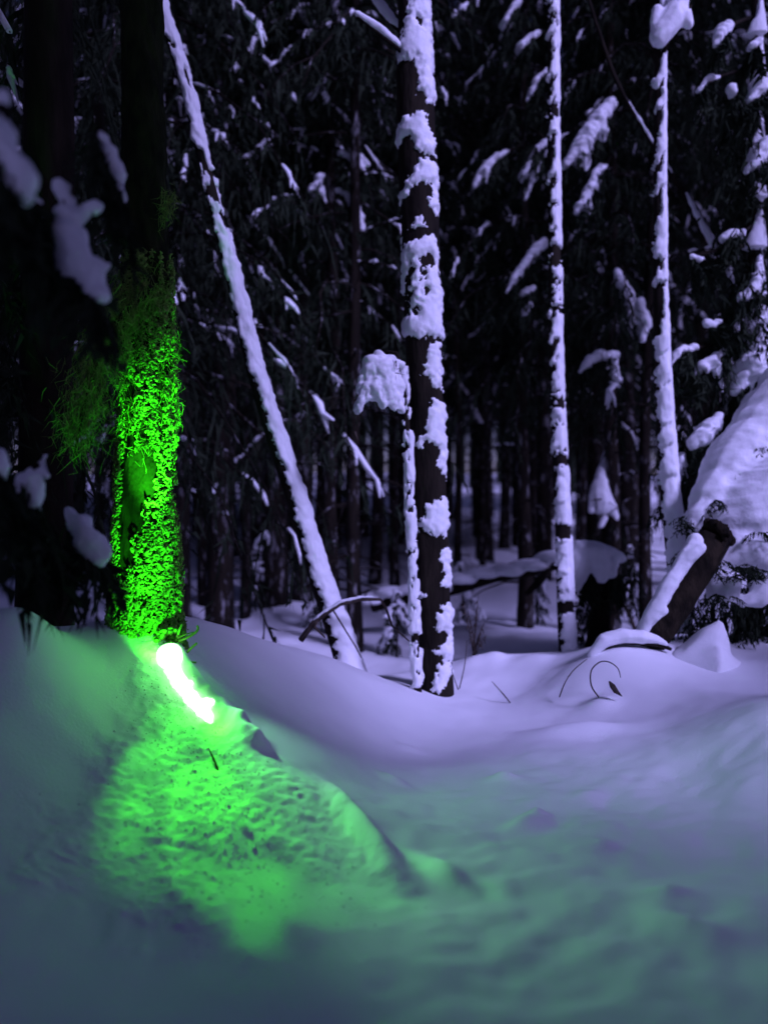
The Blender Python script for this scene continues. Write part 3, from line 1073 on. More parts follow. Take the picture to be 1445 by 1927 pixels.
rS3 = mid_spruce(625, 8.4, "spruce with snowy twig fans behind and left of the thick trunk's upper half", seed=303, z0=2.4, L0=1.3, snow=.28)
snowy_bough(rS3, [(608, 148, 7.8, 6), (604, 165, 7.8, 9), (594, 180, 7.8, 13), (582, 186, 7.8, 9)], [[(600, 172, 7.8, 10), (612, 186, 7.8, 8)]], (625, 130, 8.4))
snowy_bough(rS3, [(640, 285, 7.8, 7), (655, 295, 7.75, 9), (670, 308, 7.7, 11), (686, 325, 7.7, 6)], [[(675, 295, 7.7, 8), (690, 308, 7.7, 6)], [(664, 305, 7.7, 8), (672, 325, 7.7, 5)]], (625, 270, 8.4))
snowy_bough(rS3, [(604, 330, 7.8, 8), (598, 350, 7.8, 10), (606, 372, 7.8, 9), (612, 380, 7.8, 6)], [[(596, 350, 7.8, 8), (585, 358, 7.8, 6)]], (625, 310, 8.4))
snowy_bough(rS3, [(636, 358, 7.8, 5), (655, 372, 7.75, 8), (668, 395, 7.7, 11), (680, 430, 7.7, 9)], [], (625, 340, 8.4))
snowy_bough(rS3, [(630, 5, 7.8, 8), (634, 28, 7.8, 9), (636, 55, 7.8, 6)], [], (625, -20, 8.4))
snowy_bough(rS3, [(648, 15, 7.8, 6), (660, 35, 7.8, 9), (668, 60, 7.8, 6)], [], (625, -30, 8.4))

# dead leaning stem crossing behind the right birch
r = thing("dead_branch", P(1385, 545, 6.3), "thin dead snowy stem slanting behind the smooth birch at upper right", "dead branch")
mb = MB()
pts = [(1392, 560, 6.3), (1375, 520, 6.3), (1345, 470, 6.3), (1315, 420, 6.35), (1290, 370, 6.4), (1262, 330, 6.45), (1235, 285, 6.5), (1205, 235, 6.5), (1175, 185, 6.5), (1150, 130, 6.5), (1120, 40, 6.5), (1090, -60, 6.5)]
sp = [np.array(P(*p)) for p in pts]
mb.tube(sp, [.022] * 6 + [.018] * 4 + [.012] * 2, 7, .05)
st = mb.build("stem", M_BARK, r)
s = MB()
s.tube([p + np.array((0, -.008, .018)) for p in sp[:5]], [.020, .030, .034, .028, .020], 8, .15, 1, True)
s.tube([p + np.array((0, -.008, .015)) for p in sp[5:9]], [.014, .020, .018, .012], 8, .15, 1, True)
s.build_soft("snow", M_SNOW, r, .012, .008, 20)

# ------------------------------------------------------------------ fallen log in the middle distance
r = thing("fallen_log", P(940, 1090, 8.0), "broad fallen log under a snow slab behind the thick trunk", "log")
mb = MB()
a, b_ = np.array(P(700, 1140, 8.2)), np.array(P(1052, 1062, 7.7))
mb.tube([a + (b_ - a) * k / 6 + np.array((0, 0, .02 * math.sin(k * 2))) for k in range(7)], [.075, .075, .07, .065, .06, .055, .04], 12, .06)
for k, (e, rr) in enumerate((((870, 1078, 8.25), .03), ((900, 1068, 8.3), .025))):
    mb.tube([np.array(P(842, 1112, 8.05)), np.array(P(*e))], [rr, rr * .6], 7)
mb.tube([np.array(P(1040, 1065, 7.7)), np.array(P(1010, 1100, 7.5)), np.array(P(990, 1118, 7.4))], [.03, .04, .02], 6)
mb.tube([np.array(P(1000, 1048, 8.2)), np.array(P(998, 1075, 8.1))], [.03, .025], 6)
mb.build("trunk", M_BARK, r)
s = MB()
for k in range(9):
    t = k / 8
    c = a + (b_ - a) * t
    s.blob(c + np.array((0, .15, .055 + .02 * math.sin(k * 1.7))), (.20, .34, .06), 2, .08)
s.build_soft("snow", M_SNOW, r, .025, .02, 6)

# small snow-capped spruce
r = thing("small_spruce", (P(1132, 1100, 8.3).x, 8.3, gz(P(1132, 1100, 8.3).x, 8.3)), "small young spruce with a pointed snow cap right of the notched birch", "young spruce")
mb = MB()
base = np.array(r.location)
mb.tube([base - np.array((0, 0, .2)), np.array(P(1135, 1000, 8.3)), np.array(P(1138, 850, 8.3))], [.04, .03, .008], 8)
tk = mb.build("trunk", M_BARK, r)
nd = MB()
for k in range(26):
    y = 860 + k * 7
    sp = bough_spine(np.array(P(1137, y, 8.3)), random.random() * 6.283, .05 + .011 * k, .1, .9, 4)
    needle_spray(nd, sp, .10 + .004 * k, 5, .8, .03, .6, 3)
nd.build("crown", M_NEEDLE, r, smooth=False)['kind'] = 'stuff'
s = MB()
ptube(s, [(1140, 845, 8.25, 3), (1138, 870, 8.25, 9), (1132, 895, 8.22, 13), (1130, 925, 8.2, 20), (1132, 948, 8.18, 22)])
ptube(s, [(1142, 862, 8.22, 6), (1152, 875, 8.2, 7), (1158, 882, 8.2, 5)])
ptube(s, [(1122, 910, 8.2, 9), (1116, 935, 8.18, 9), (1112, 960, 8.16, 7)])
ptube(s, [(1140, 940, 8.16, 14), (1150, 955, 8.15, 11), (1158, 975, 8.15, 8)])
ptube(s, [(1138, 975, 8.1, 6), (1130, 990, 8.1, 6)])
s.build_soft("snow", M_SNOW, r, .016, .014, 10)

# snow-laden stump / bent bush right of the notched birch
r = thing("snowy_bush", P(1115, 1240, 6.7), "dark bush bowed under a rounded snow hood at the notched birch's foot", "bush")
mb = MB()
for k in range(5):
    x0 = 1118 + k * 6
    mb.tube([np.array(P(1120 + (k - 2) * 10, 1262, 6.7)), np.array(P(x0, 1150, 6.7)), np.array(P(1115 + (k - 2) * 14, 1075, 6.62)), np.array(P(1110 + (k - 2) * 28, 1085, 6.55))], [.035, .03, .02, .008], 7)
st = mb.build("stems", M_BARK, r)
nd = MB()
for k in range(60):
    q = np.array(P(random.uniform(1075, 1190), random.uniform(1060, 1110), 6.6 + random.uniform(-.1, .3)))
    sp = bough_spine(q, random.random() * 6.28, .16, 0, 1.2, 4)
    needle_spray(nd, sp, .12, 4, 1.0, .03, .6, 3)
for k in range(40):
    q = np.array(P(random.uniform(1085, 1140), random.uniform(1110, 1200), 6.7 + random.uniform(0, .3)))
    sp = bough_spine(q, random.random() * 6.28, .14, 0, 1.2, 4)
    needle_spray(nd, sp, .12, 4, 1.0, .03, .6, 3)
nd.build("foliage", M_NEEDLE, r, smooth=False)['kind'] = 'stuff'
s = MB()
ptube(s, [(1075, 1050, 6.5, 14), (1090, 1030, 6.5, 18), (1115, 1030, 6.5, 16), (1140, 1040, 6.5, 16), (1170, 1052, 6.5, 9)])
ptube(s, [(1120, 1042, 6.45, 22), (1132, 1068, 6.42, 22), (1132, 1085, 6.42, 14)])
ptube(s, [(1105, 1050, 6.45, 18), (1092, 1080, 6.42, 15), (1084, 1105, 6.42, 10)])
ptube(s, [(1080, 1050, 6.45, 14), (1078, 1075, 6.42, 12)])
ptube(s, [(1152, 1060, 6.45, 13), (1150, 1080, 6.42, 8)])
s.build_soft("snow", M_SNOW, r, .014, .016, 10)

# snowy saplings of the middle distance
def snowy_sapling(px, d, hpx, label, sd):
    random.seed(sd)
    np.random.seed(sd)
    x = (px - 722.5) / F * d
    z = gz(x, d)
    r = thing("snowy_sapling", (x, d, z), label, "sapling")
    h = hpx / F * d
    top = np.array((x + random.uniform(-.12, .12) * h, d, z + h))
    b0 = np.array((x, d, z - .1))
    mb = MB()
    mid_ = (b0 + top) / 2 + np.array((random.uniform(-.05, .05), 0, 0))
    mb.tube([b0, mid_, top], [.016, .012, .004], 6)
    nd, s = MB(), MB()
    for k in range(int(8 + h * 6)):
        t = random.uniform(.25, 1.0)
        p = b0 + (top - b0) * t
        sp = bough_spine(p, random.random() * 6.283, (.12 + .30 * h * (1 - t)) * random.uniform(.6, 1.2), .1, 1.0, 5)
        mb.tube(sp, [.006, .005, .004, .003, .002], 4)
        needle_spray(nd, sp, .12, 8, .9, .03, .6, 4)
        if random.random() < .75:
            snow_load(s, sp, random.uniform(.018, .034), 3, .75, 6)
    st = mb.build("stem", M_BARK, r)
    nd.build("foliage", M_NEEDLE, r, smooth=False)['kind'] = 'stuff'
    if s.v:
        s.build_soft("snow", M_SNOW, r, .012, .014, 20, 1)['kind'] = 'stuff'


snowy_sapling(1186, 8.8, 150, "ragged snowy sapling between the small snow-capped spruce and the slanting trunk", 11)
snowy_sapling(745, 7.4, 120, "low snowy sapling tucked left of the bent sapling's stem", 12)
snowy_sapling(1010, 8.9, 110, "low snowy sapling behind the right end of the fallen log", 13)
snowy_sapling(622, 8.8, 170, "snowy sapling behind the foot of the leaning birch, on its right", 14)
snowy_sapling(480, 9.6, 150, "snowy sapling glimpsed left of the leaning birch behind the bank crest", 15)
snowy_sapling(872, 9.4, 130, "snowy sapling just right of the thick trunk behind the fallen log", 16)

# leaning dead pole right of the bush
r = thing("dead_pole", P(1205, 1205, 7.2), "short dead pole propped slantwise left of the broken log", "dead branch")
mb = MB()
mb.tube([np.array(P(1206, 1215, 7.2)), np.array(P(1185, 1160, 7.2)), np.array(P(1160, 1112, 7.2))], [.022, .02, .016], 7, .1)
mb.build("stem", M_TWIG, r)

# ------------------------------------------------------------------ broken leaning log
r = thing("broken_log", P(1225, 1225, 4.95), "broken mossy log leaning up right with a jagged black end", "log")
pG = [(1200, 1240, 4.95, 30), (1240, 1175, 4.95, 34), (1275, 1125, 4.97, 34), (1310, 1065, 5.0, 32), (1345, 1012, 5.0, 30)]
mb = MB()
sp = [np.array(P(a, b_, d_)) for a, b_, d_, w_ in pG]
mb.tube(sp, [w_ / F * d_ for a, b_, d_, w_ in pG], 16, .10)
for k in range(9):
    an = k * .7
    u, w_, d_ = basis(sp[-1] - sp[-2])
    q = sp[-1] + (u * math.cos(an) + w_ * math.sin(an)) * .07
    mb.blob(q + d_ * random.uniform(-.02, .07), (.04, .04, .05), 2, .3)
mb.tube([np.array(P(1355, 1005, 4.92)), np.array(P(1368, 1000, 4.9)), np.array(P(1371, 1010, 4.9))], [.05, .03, .015], 6, .2)
mb.build("trunk", M_BARK_OLD, r)
s = MB()
ptube(s, [(1188, 1222, 4.9, 10), (1222, 1165, 4.86, 15), (1252, 1112, 4.86, 16), (1284, 1060, 4.88, 17), (1308, 1018, 4.9, 16)], 10)
ptube(s, [(1232, 1160, 4.83, 11), (1248, 1150, 4.82, 9)])
ptube(s, [(1296, 1048, 4.86, 12), (1316, 1030, 4.86, 12)])
s.build_soft("snow", M_SNOW, r, .012, .014, 12)

# ------------------------------------------------------------------ snow-buried bush on the right
r = thing("snow_buried_bush", P(1400, 1250, 5.3), "large bush buried under a smooth sloping drape of snow at the right edge", "bush")
mb = MB()
for k in range(9):
    a = np.array(P(1340 + k * 14, 1290, 5.35 + .05 * (k % 3)))
    e = np.array(P(1330 + k * 22, random.uniform(980, 1100), 5.5 + .1 * (k % 3)))
    mb.tube([a, (a + e) / 2 + np.array((random.uniform(-.05, .05), 0, 0)), e], [.02, .016, .006], 6)
mb.build("stems", M_BARK, r)
nd = MB()
for k in range(230):
    px = random.uniform(1285, 1500)
    py = random.uniform(1090, 1275)
    if px < 1330 and py < 1130:
        continue
    q = np.array(P(px, py, 5.2 + random.uniform(.0, .4)))
    sp = bough_spine(q, random.random() * 6.28, .2, .1, 1.0, 4)
    needle_spray(nd, sp, .14, 4, .9, .03, .6, 3)
for k in range(26):
    q = np.array(P(1395 + random.uniform(-26, 40), 1078 + random.uniform(-14, 10), 4.92))
    sp = bough_spine(q, random.uniform(3.6, 5.8), .10, .5, .6, 4)
    needle_spray(nd, sp, .07, 4, .2, .022, .6, 3)
for (a_, b_, n_, d_) in ((1318, 1012, 6, 5.08), (1340, 1062, 7, 5.0), (1352, 950, 5, 5.2), (1396, 884, 6, 5.32), (1420, 836, 6, 5.36), (1362, 1128, 8, 4.95), (1432, 1010, 4, 4.98), (1300, 1040, 8, 5.1)):
    for k in range(n_):
        q = np.array(P(a_ + random.uniform(-14, 14), b_ + random.uniform(-10, 10), d_))
        sp = bough_spine(q, random.uniform(3.0, 6.0), .11, .3, .8, 4)
        needle_spray(nd, sp, .07, 6, .4, .022, .6, 3)
for k in range(10):
    q = np.array(P(1285 + random.uniform(-12, 20), 985 + random.uniform(-14, 14), 5.1))
    sp = bough_spine(q, random.uniform(2.6, 5.0), .08, .2, .6, 4)
    needle_spray(nd, sp, .06, 4, .3, .022, .6, 3)
nd.build("foliage", M_NEEDLE, r, smooth=False)['kind'] = 'stuff'
s = MB()
ptube(s, [(1305, 985, 5.25, 22), (1345, 935, 5.35, 45), (1390, 880, 5.45, 60), (1440, 820, 5.55, 70), (1500, 760, 5.65, 90)], 14)
ptube(s, [(1330, 1000, 5.25, 30), (1390, 980, 5.25, 70), (1450, 960, 5.3, 100), (1540, 940, 5.4, 130)], 14)
ptube(s, [(1340, 1060, 5.15, 30), (1380, 1040, 5.12, 42), (1440, 1040, 5.15, 55), (1520, 1040, 5.2, 70)], 14)
ptube(s, [(1338, 1070, 5.10, 20), (1345, 1110, 5.06, 14), (1338, 1130, 5.05, 8)])
ptube(s, [(1375, 1090, 5.06, 22), (1372, 1120, 5.02, 18), (1365, 1145, 5.0, 10)])
ptube(s, [(1440, 1100, 5.05, 24), (1420, 1125, 5.03, 20), (1395, 1135, 5.02, 14)])
s.build_soft("snow", M_SNOW, r, .016, .030, 9, 2)

r = thing("snow_heap", P(1325, 1270, 4.85), "humped snow heap with a pointed top beside the broken log", "snow heap")
s = MB()
ptube(s, [(1325, 1270, 4.85, 62), (1325, 1235, 4.85, 48), (1345, 1195, 4.85, 26), (1352, 1176, 4.85, 10)], 16)
ptube(s, [(1285, 1250, 4.85, 30), (1330, 1255, 4.8, 55), (1375, 1265, 4.85, 30)], 14)
s.build_soft("heap", M_SNOW, r, .018, .012, 6, 5)

# snowy spruce at the right edge
x, d = P(1418, 900, 6.0).x, 6.0
rI = thing("spruce_tree", (x, d, gz(x, d)), "snow-plastered spruce at the right edge behind the buried bush", "spruce tree")
pI = pix_path([(1424, 1210, 6.0, 18), (1420, 900, 6.0, 15), (1418, 700, 6.0, 14), (1418, 500, 6.0, 12), (1420, 300, 6.0, 11), (1422, 0, 6.0, 9), (1424, -500, 6.0, 6)])
trunk_mesh(pI, "trunk", M_BARK, rI, 14, .05, .07, 9)


def fI(T, PY, PX):
    saw = ((PY + 30 * fbm(PY * .01, PY * 0, 130, 2)) % 95) / 95.0
    m = T - (.3 - 1.9 * saw) + fbm(PY * .06, T, 131, 3) * .4
    th = sstep(0, .3, m) * (.012 + .05 * saw * (T < .6))
    return np.where((m < .05) | (T > 2.0) | (saw < .12), -1, np.maximum(th, .004))


plaster(pI, "snow", rI, fI, 6.0, .014, 44, 9)
for spn, fg in [
    ([(1440, 590, 5.9, 14), (1415, 600, 5.85, 20), (1398, 612, 5.8, 16), (1378, 625, 5.8, 9)], [[(1405, 620, 5.78, 14), (1408, 640, 5.78, 10)]]),
    ([(1430, 640, 5.85, 22), (1412, 680, 5.8, 22), (1400, 710, 5.78, 22), (1385, 735, 5.78, 12)], [[(1420, 690, 5.75, 22), (1425, 730, 5.75, 20)]]),
    ([(1365, 655, 5.8, 6), (1340, 680, 5.75, 12), (1322, 695, 5.75, 13), (1310, 705, 5.75, 7)], [[(1345, 682, 5.72, 8), (1352, 715, 5.72, 8), (1358, 735, 5.72, 5)]]),
    ([(1310, 655, 5.8, 6), (1285, 655, 5.75, 9), (1270, 670, 5.75, 8), (1262, 690, 5.75, 5)], []),
    ([(1300, 480, 5.8, 6), (1310, 490, 5.8, 8), (1325, 488, 5.8, 5)], []),
    ([(1395, 440, 5.85, 9), (1380, 438, 5.85, 9), (1362, 448, 5.85, 9)], []),
    ([(1425, 530, 5.8, 12), (1405, 560, 5.8, 10), (1395, 560, 5.8, 9)], []),
    ([(1330, 610, 5.8, 8), (1342, 612, 5.8, 9), (1355, 605, 5.8, 6)], []),
    ([(1348, 790, 5.75, 12), (1325, 822, 5.7, 24), (1305, 835, 5.7, 14)], []),
    ([(1375, 840, 5.7, 10), (1362, 830, 5.7, 12), (1352, 828, 5.7, 7)], []),
    ([(1280, 860, 5.75, 10), (1278, 890, 5.75, 12), (1276, 920, 5.75, 9)], []),
    ([(1440, 270, 5.9, 14), (1425, 305, 5.88, 16), (1405, 325, 5.86, 7)], []),
    ([(1365, 50, 5.9, 12), (1355, 65, 5.88, 15), (1345, 85, 5.86, 6)], [[(1355, 70, 5.86, 10), (1352, 105, 5.86, 4)]]),
    ([(1350, 145, 5.9, 7), (1330, 150, 5.88, 8), (1315, 170, 5.86, 6)], [[(1375, 165, 5.88, 9), (1378, 180, 5.88, 6)]]),
    ([(1440, 150, 5.9, 12), (1425, 175, 5.88, 16), (1410, 190, 5.86, 7)], []),
    ([(1425, 80, 5.9, 10), (1415, 90, 5.88, 10)], []),
]:
    snowy_bough(rI, spn, fg, (1420, spn[0][1] - 20, 6.0), .20)
nd = MB()
for k in range(230):
    py = random.uniform(150, 960)
    if py > 560:
        px = random.uniform(1275, 1450) if py > 640 else random.uniform(1320, 1450)
    else:
        px = random.uniform(1370, 1450)
    q = np.array(P(px, py, 6.0 + random.uniform(-.15, .5)))
    sp = bough_spine(q, random.random() * 6.28, .3, .1, 1.0, 4)
    needle_spray(nd, sp, .2, 5, .9, .04, .6, 4)
nd.build("crown", M_NEEDLE, rI, smooth=False)['kind'] = 'stuff'

# ------------------------------------------------------------------ arching broken branch at the leaning birch's foot
r = thing("arching_branch", P(570, 1195, 4.95), "thin pale branch arching from the snow across the leaning birch's foot", "branch")
mb = MB()
mb.tube([np.array(P(*p)) for p in ((566, 1205, 4.95), (590, 1172, 4.93), (612, 1155, 4.92), (640, 1137, 4.92), (680, 1128, 4.95), (716, 1128, 5.0), (726, 1145, 5.0), (738, 1178, 5.0), (770, 1207, 5.0))],
        [.020, .019, .017, .013, .012, .010, .009, .007, .004], 7, .08)
mb.tube([np.array(P(*p)) for p in ((600, 1163, 4.93), (592, 1180, 4.9), (612, 1200, 4.9))], [.012, .010, .005], 6)
mb.tube([np.array(P(*p)) for p in ((628, 1150, 4.92), (668, 1215, 4.94), (680, 1238, 4.96))], [.006, .005, .003], 5)
st = mb.build("stem", M_TWIG, r)
s = MB()
s.tube([np.array(P(*p)) + np.array((0, 0, .014)) for p in ((578, 1187, 4.94), (600, 1163, 4.92), (640, 1136, 4.91), (680, 1127, 4.94), (712, 1127, 4.99))], [.012, .015, .012, .011, .006], 7, .1, .9, True)
s.build_soft("snow", M_SNOW, r, .008, .004, 30)

# ------------------------------------------------------------------ bent hoop, grass stems and twigs on the snow
def twig(name, pts, rad, label, cat, mat=M_TWIG, group=None):
    mb = MB()
    q = [np.array(P(*p)) for p in pts]
    Q, RR = [], []
    for i in range(len(q) - 1):
        p0, p1, p2, p3 = q[max(i - 1, 0)], q[i], q[i + 1], q[min(i + 2, len(q) - 1)]
        for k in range(4):
            t = k / 4
            Q.append(.5 * (2 * p1 + (p2 - p0) * t + (2 * p0 - 5 * p1 + 4 * p2 - p3) * t * t + (3 * p1 - p0 - 3 * p2 + p3) * t ** 3))
            RR.append(rad[i] + (rad[i + 1] - rad[i]) * t)
    Q.append(q[-1])
    RR.append(rad[-1])
    mb.tube(Q, RR, 6, .05)
    o = mb.build(name, mat, None, (0, 0, 0))
    # move origin to the base
    o.location = q[0].tolist()
    me_ = o.data
    co = np.empty(len(me_.vertices) * 3)
    me_.vertices.foreach_get('co', co)
    co = co.reshape(-1, 3) - q[0]
    me_.vertices.foreach_set('co', co.ravel())
    me_.update()
    return tag(o, label, cat, group)


twig("bent_twig", [(1126, 1312, 4.3), (1112, 1290, 4.3), (1112, 1262, 4.32), (1128, 1246, 4.33), (1146, 1246, 4.33), (1162, 1258, 4.33), (1167, 1275, 4.3)], [.0045, .0045, .004, .004, .0035, .003, .002],
     "dark twig bent into a hoop over the hollow in the snow", "twig")
twig("thin_twig", [(1052, 1312, 4.5), (1062, 1286, 4.52), (1078, 1262, 4.55), (1104, 1240, 4.6)], [.004, .0035, .003, .002], "thin arched twig left of the snow hollow", "twig")
twig("grass_stem", [(864, 1296, 4.95), (872, 1262, 4.97), (876, 1236, 5.0), (878, 1205, 5.0)], [.004, .0035, .003, .002], "straight dry stem right of the thick trunk's foot", "dry stem")
twig("grass_stem", [(862, 1298, 4.95), (852, 1270, 4.94), (846, 1248, 4.93)], [.004, .003, .002], "short dry stem against the thick trunk's foot", "dry stem")
twig("thin_twig", [(962, 1326, 4.75), (948, 1308, 4.8), (925, 1282, 4.85)], [.004, .004, .002], "faint thin twig lying on the snow between thick trunk and hoop", "twig")
twig("buried_stick", [(412, 1452, 2.80), (403, 1430, 2.84), (393, 1408, 2.88)], [.004, .005, .002], "dark stick poking from the brightest green snow below the lamp", "stick")
r = thing("dead_leaf", P(1156, 1300, 4.28), "small curled dark leaf lying in the hollow under the hooped twig", "leaf")
mb = MB()
for k in range(5):
    a_ = np.array(P(1146 + k * 2, 1282 + k * 1.5, 4.27))
    mb.tube([a_, a_ + np.array((.012, -.006, -.03)), a_ + np.array((.028 + .004 * k, -.004, -.065))], [.006, .012, .003], 6, .1, .6)
mb.build("leaf_blade", M_TWIG, r)  # dark blades put in for the darkness of the hollow
r = thing("dead_fern", P(895, 1225, 5.75), "dead brown fern with drooping fronds right of the thick trunk", "fern")
mb = MB()
for e in ((870, 1130), (880, 1150), (900, 1120), (912, 1170), (905, 1190), (915, 1195), (886, 1195), (898, 1140)):
    a = np.array(P(893 + random.uniform(-6, 6), 1235, 5.75))
    q = np.array(P(e[0], e[1], 5.72))
    mb.tube([a, (a + q) / 2 + np.array((0, 0, .03)), q], [.005, .004, .002], 5)
    for k in range(4):
        p_ = a + (q - a) * (.55 + .12 * k)
        mb.tube([p_, p_ + np.array((random.uniform(-.03, .03), 0, -.04))], [.006, .001], 4)
mb.build("fronds", M_TWIG, r)

# snowy hump arching over the hollow, right mound
r = thing("snow_covered_root", P(1190, 1225, 4.85), "arched root under snow spanning the gap above the snow hollow", "root")
mb = MB()
pts = [(1108, 1238, 4.85), (1125, 1212, 4.85), (1165, 1198, 4.83), (1205, 1200, 4.82), (1240, 1206, 4.82), (1262, 1216, 4.82)]
mb.tube([np.array(P(*p)) - np.array((0, 0, .02)) for p in pts], [.02, .03, .03, .028, .02, .01], 8, .1)
mb.build("root", M_BARK, r)
s = MB()
ptube(s, [(1112, 1232, 4.84, 8), (1135, 1205, 4.83, 14), (1170, 1196, 4.82, 15), (1208, 1198, 4.8, 14), (1235, 1203, 4.8, 9), (1255, 1212, 4.8, 4)])
s.build_soft("snow", M_SNOW, r, .010, .006, 14)

# ------------------------------------------------------------------ green mossy tree
x0, y0 = P(272, 1190, 3.62).x, 3.62
rA = thing("mossy_tree", (x0, y0, P(272, 1195, 3.62).z), "mossy tree trunk lit vivid green by the lamp at its foot", "tree")
pA = pix_path([(276, 1235, 3.62, 66), (275, 1180, 3.62, 58), (273, 1080, 3.62, 53), (272, 1000, 3.62, 50), (276, 850, 3.62, 46), (277, 700, 3.62, 45), (276, 560, 3.62, 43), (274, 400, 3.62, 41), (270, 200, 3.62, 39),
               (266, 0, 3.62, 37), (258, -500, 3.62, 32), (250, -1200, 3.62, 24), (245, -2200, 3.62, 10)])
trunk_mesh(pA, "trunk", M_MOSSBARK, rA, 48, .015, .20, 11, 6.0)
qA = resample(pA, .01)
random.seed(77)
np.random.seed(77)
ms = MB()
zlo, zhi = P(0, 1225, 3.6).z, P(0, 480, 3.6).z
n_done = 0
cand = 12000
zs = zlo + (zhi - zlo) * rng.random(cand) ** 1.25
ths = rng.uniform(-1.75, 2.0, cand)
den = fbm(ths * 2.6 + 3, zs * 3.0, 140, 3) + .12 + .55 * fbm(ths * 5.5, zs * 1.3, 142, 2)
bias = np.interp(ths, [-1.7, -.6, .3, 1.2], [-.22, -.12, .10, .30]) + np.interp(zs, [zlo, zlo + .5, zlo + 1.0, zhi], [.30, .12, -.05, -.12])
keep = (den + bias) > np.interp(ths, [-1.2, .2], [.24, .08])
for th, z, den_k in zip(ths[keep], zs[keep], (den + bias)[keep]):
    k = int(np.clip(np.searchsorted(qA[:, 2], z), 0, len(qA) - 1))
    cx, cy, cz_, rr = qA[k]
    out = np.array((math.sin(th), -math.cos(th), 0))
    rr2 = rr * (1.0 + .16 * max(0.0, float(den_k)) + random.uniform(-.03, .05))
    c = np.array((cx, cy, z)) + out * rr2
    s0 = random.uniform(.0035, .0075) * (1.9 if random.random() < .12 else 1.0)
    if random.random() < .55:
        # curl
        a0 = random.random() * 6.283
        tang = np.cross(out, (0, 0, 1.0))
        up = np.array((0, 0, 1.0))
        rad = s0 * random.uniform(.9, 1.6)
        pts = []
        for j in range(5):
            an = a0 + j * random.uniform(.7, 1.0)
            pts.append(c + (tang * math.cos(an) + up * math.sin(an)) * rad + out * (.004 + .003 * j))
        ms.tube(pts, [s0 * .5, s0 * .6, s0 * .62, s0 * .55, s0 * .3], 5, .15)
    else:
        v, f = ico(1)
        q = v * s0 * np.array((1, 1, .85)) * (1 + .35 * (rng.random((len(v), 1)) - .5))
        ms.add(q + c + out * .003, f)
mo = ms.build("moss", M_MOSS, rA)
mo['kind'] = 'stuff'

# ragged lichen-hung bough arching to the left of the trunk, with smaller fringes on the trunk
br = MB()
spA = [np.array(P(*p)) for p in ((285, 540, 3.5), (235, 590, 3.42), (190, 640, 3.36), (172, 720, 3.32), (150, 800, 3.3), (140, 880, 3.3))]
br.tube(spA, [.018, .016, .014, .011, .008, .004], 7, .1)
ob = br.build("branch", M_BARK, rA)


def lichen_strands(mb, p, n, L, spread=.03):
    for _ in range(n):
        a = p + np.random.normal(size=3) * spread
        l = L * random.uniform(.4, 1.2)
        dx = np.array((random.uniform(-.6, .6), random.uniform(-.5, .3), -.8))
        b1 = a + dx * l * .5 + np.random.normal(size=3) * .012
        b2 = a + dx * l + np.random.normal(size=3) * .02
        w = random.uniform(.0008, .0022)
        mb.tube([a, b1, b2], [w, w * .8, w * .3], 3)


lc = MB()
for i in range(90):
    t = random.random() * 4.4
    k = int(t)
    p = spA[k] + (spA[k + 1] - spA[k]) * (t - k)
    lichen_strands(lc, p, 20, .10 if t < 3 else .08, .045)
lc.build("lichen", M_LICHEN, ob, smooth=False)['kind'] = 'stuff'
lt = MB()
for i in range(130):
    z = random.uniform(P(0, 850, 3.6).z, P(0, 500, 3.6).z)
    th = random.uniform(-1.6, 1.7)
    k = int(np.clip(np.searchsorted(qA[:, 2], z), 0, len(qA) - 1))
    cx, cy, cz_, rr = qA[k]
    lichen_strands(lt, np.array((cx + math.sin(th) * rr * 1.05, cy - math.cos(th) * rr * 1.05, z)), 12, .06, .02)
for q in ((318, 365), (316, 385), (313, 405), (320, 375)):
    for _ in range(3):
        lichen_strands(lt, np.array(P(q[0], q[1], 3.5)), 9, .05, .016)
lt.build("lichen_fringe", M_LICHEN, rA, smooth=False)['kind'] = 'stuff'

# moss-green tendrils and roots at the trunk's right foot
FR = "curled green tendrils beside the lamp"
twig("tendril", [(338, 1206, 3.42), (352, 1200, 3.38), (366, 1192, 3.36), (373, 1184, 3.36), (371, 1177, 3.36)], [.006, .006, .0055, .005, .004], "longest green tendril with a hooked tip beside the lamp", "tendril", M_MOSS, FR)
twig("tendril", [(336, 1200, 3.42), (350, 1194, 3.4), (364, 1190, 3.38)], [.005, .004, .003], "short green tendril just under the hooked one", "tendril", M_MOSS, FR)
twig("tendril", [(334, 1198, 3.42), (339, 1184, 3.4), (343, 1174, 3.4)], [.006, .006, .005], "stubby green tendril standing up left of the hooked one", "tendril", M_MOSS, FR)
twig("tendril", [(352, 1228, 3.40), (362, 1218, 3.38), (371, 1210, 3.38)], [.006, .005, .005], "green tendril slanting up just right of the lamp's dome", "tendril", M_MOSS, FR)
twig("tendril", [(345, 1247, 3.38), (358, 1246, 3.36), (370, 1247, 3.36)], [.005, .0045, .004], "level green tendril lowest right of the lamp", "tendril", M_MOSS, FR)
r = thing("moss_cushion", P(335, 1225, 3.45), "ragged moss cushion between the green trunk's foot and the lamp", "moss")
mb = MB()
for i in range(150):
    px, py = random.uniform(290, 350), random.uniform(1185, 1245)
    if px - 290 < (py - 1215) * 1.2:
        continue
    q = np.array(P(px, py, 3.45 + random.uniform(-.03, .05)))
    mb.blob(q, random.uniform(.008, .018), 1, .3)
mb.build("tufts", M_MOSS, r)['kind'] = 'stuff'

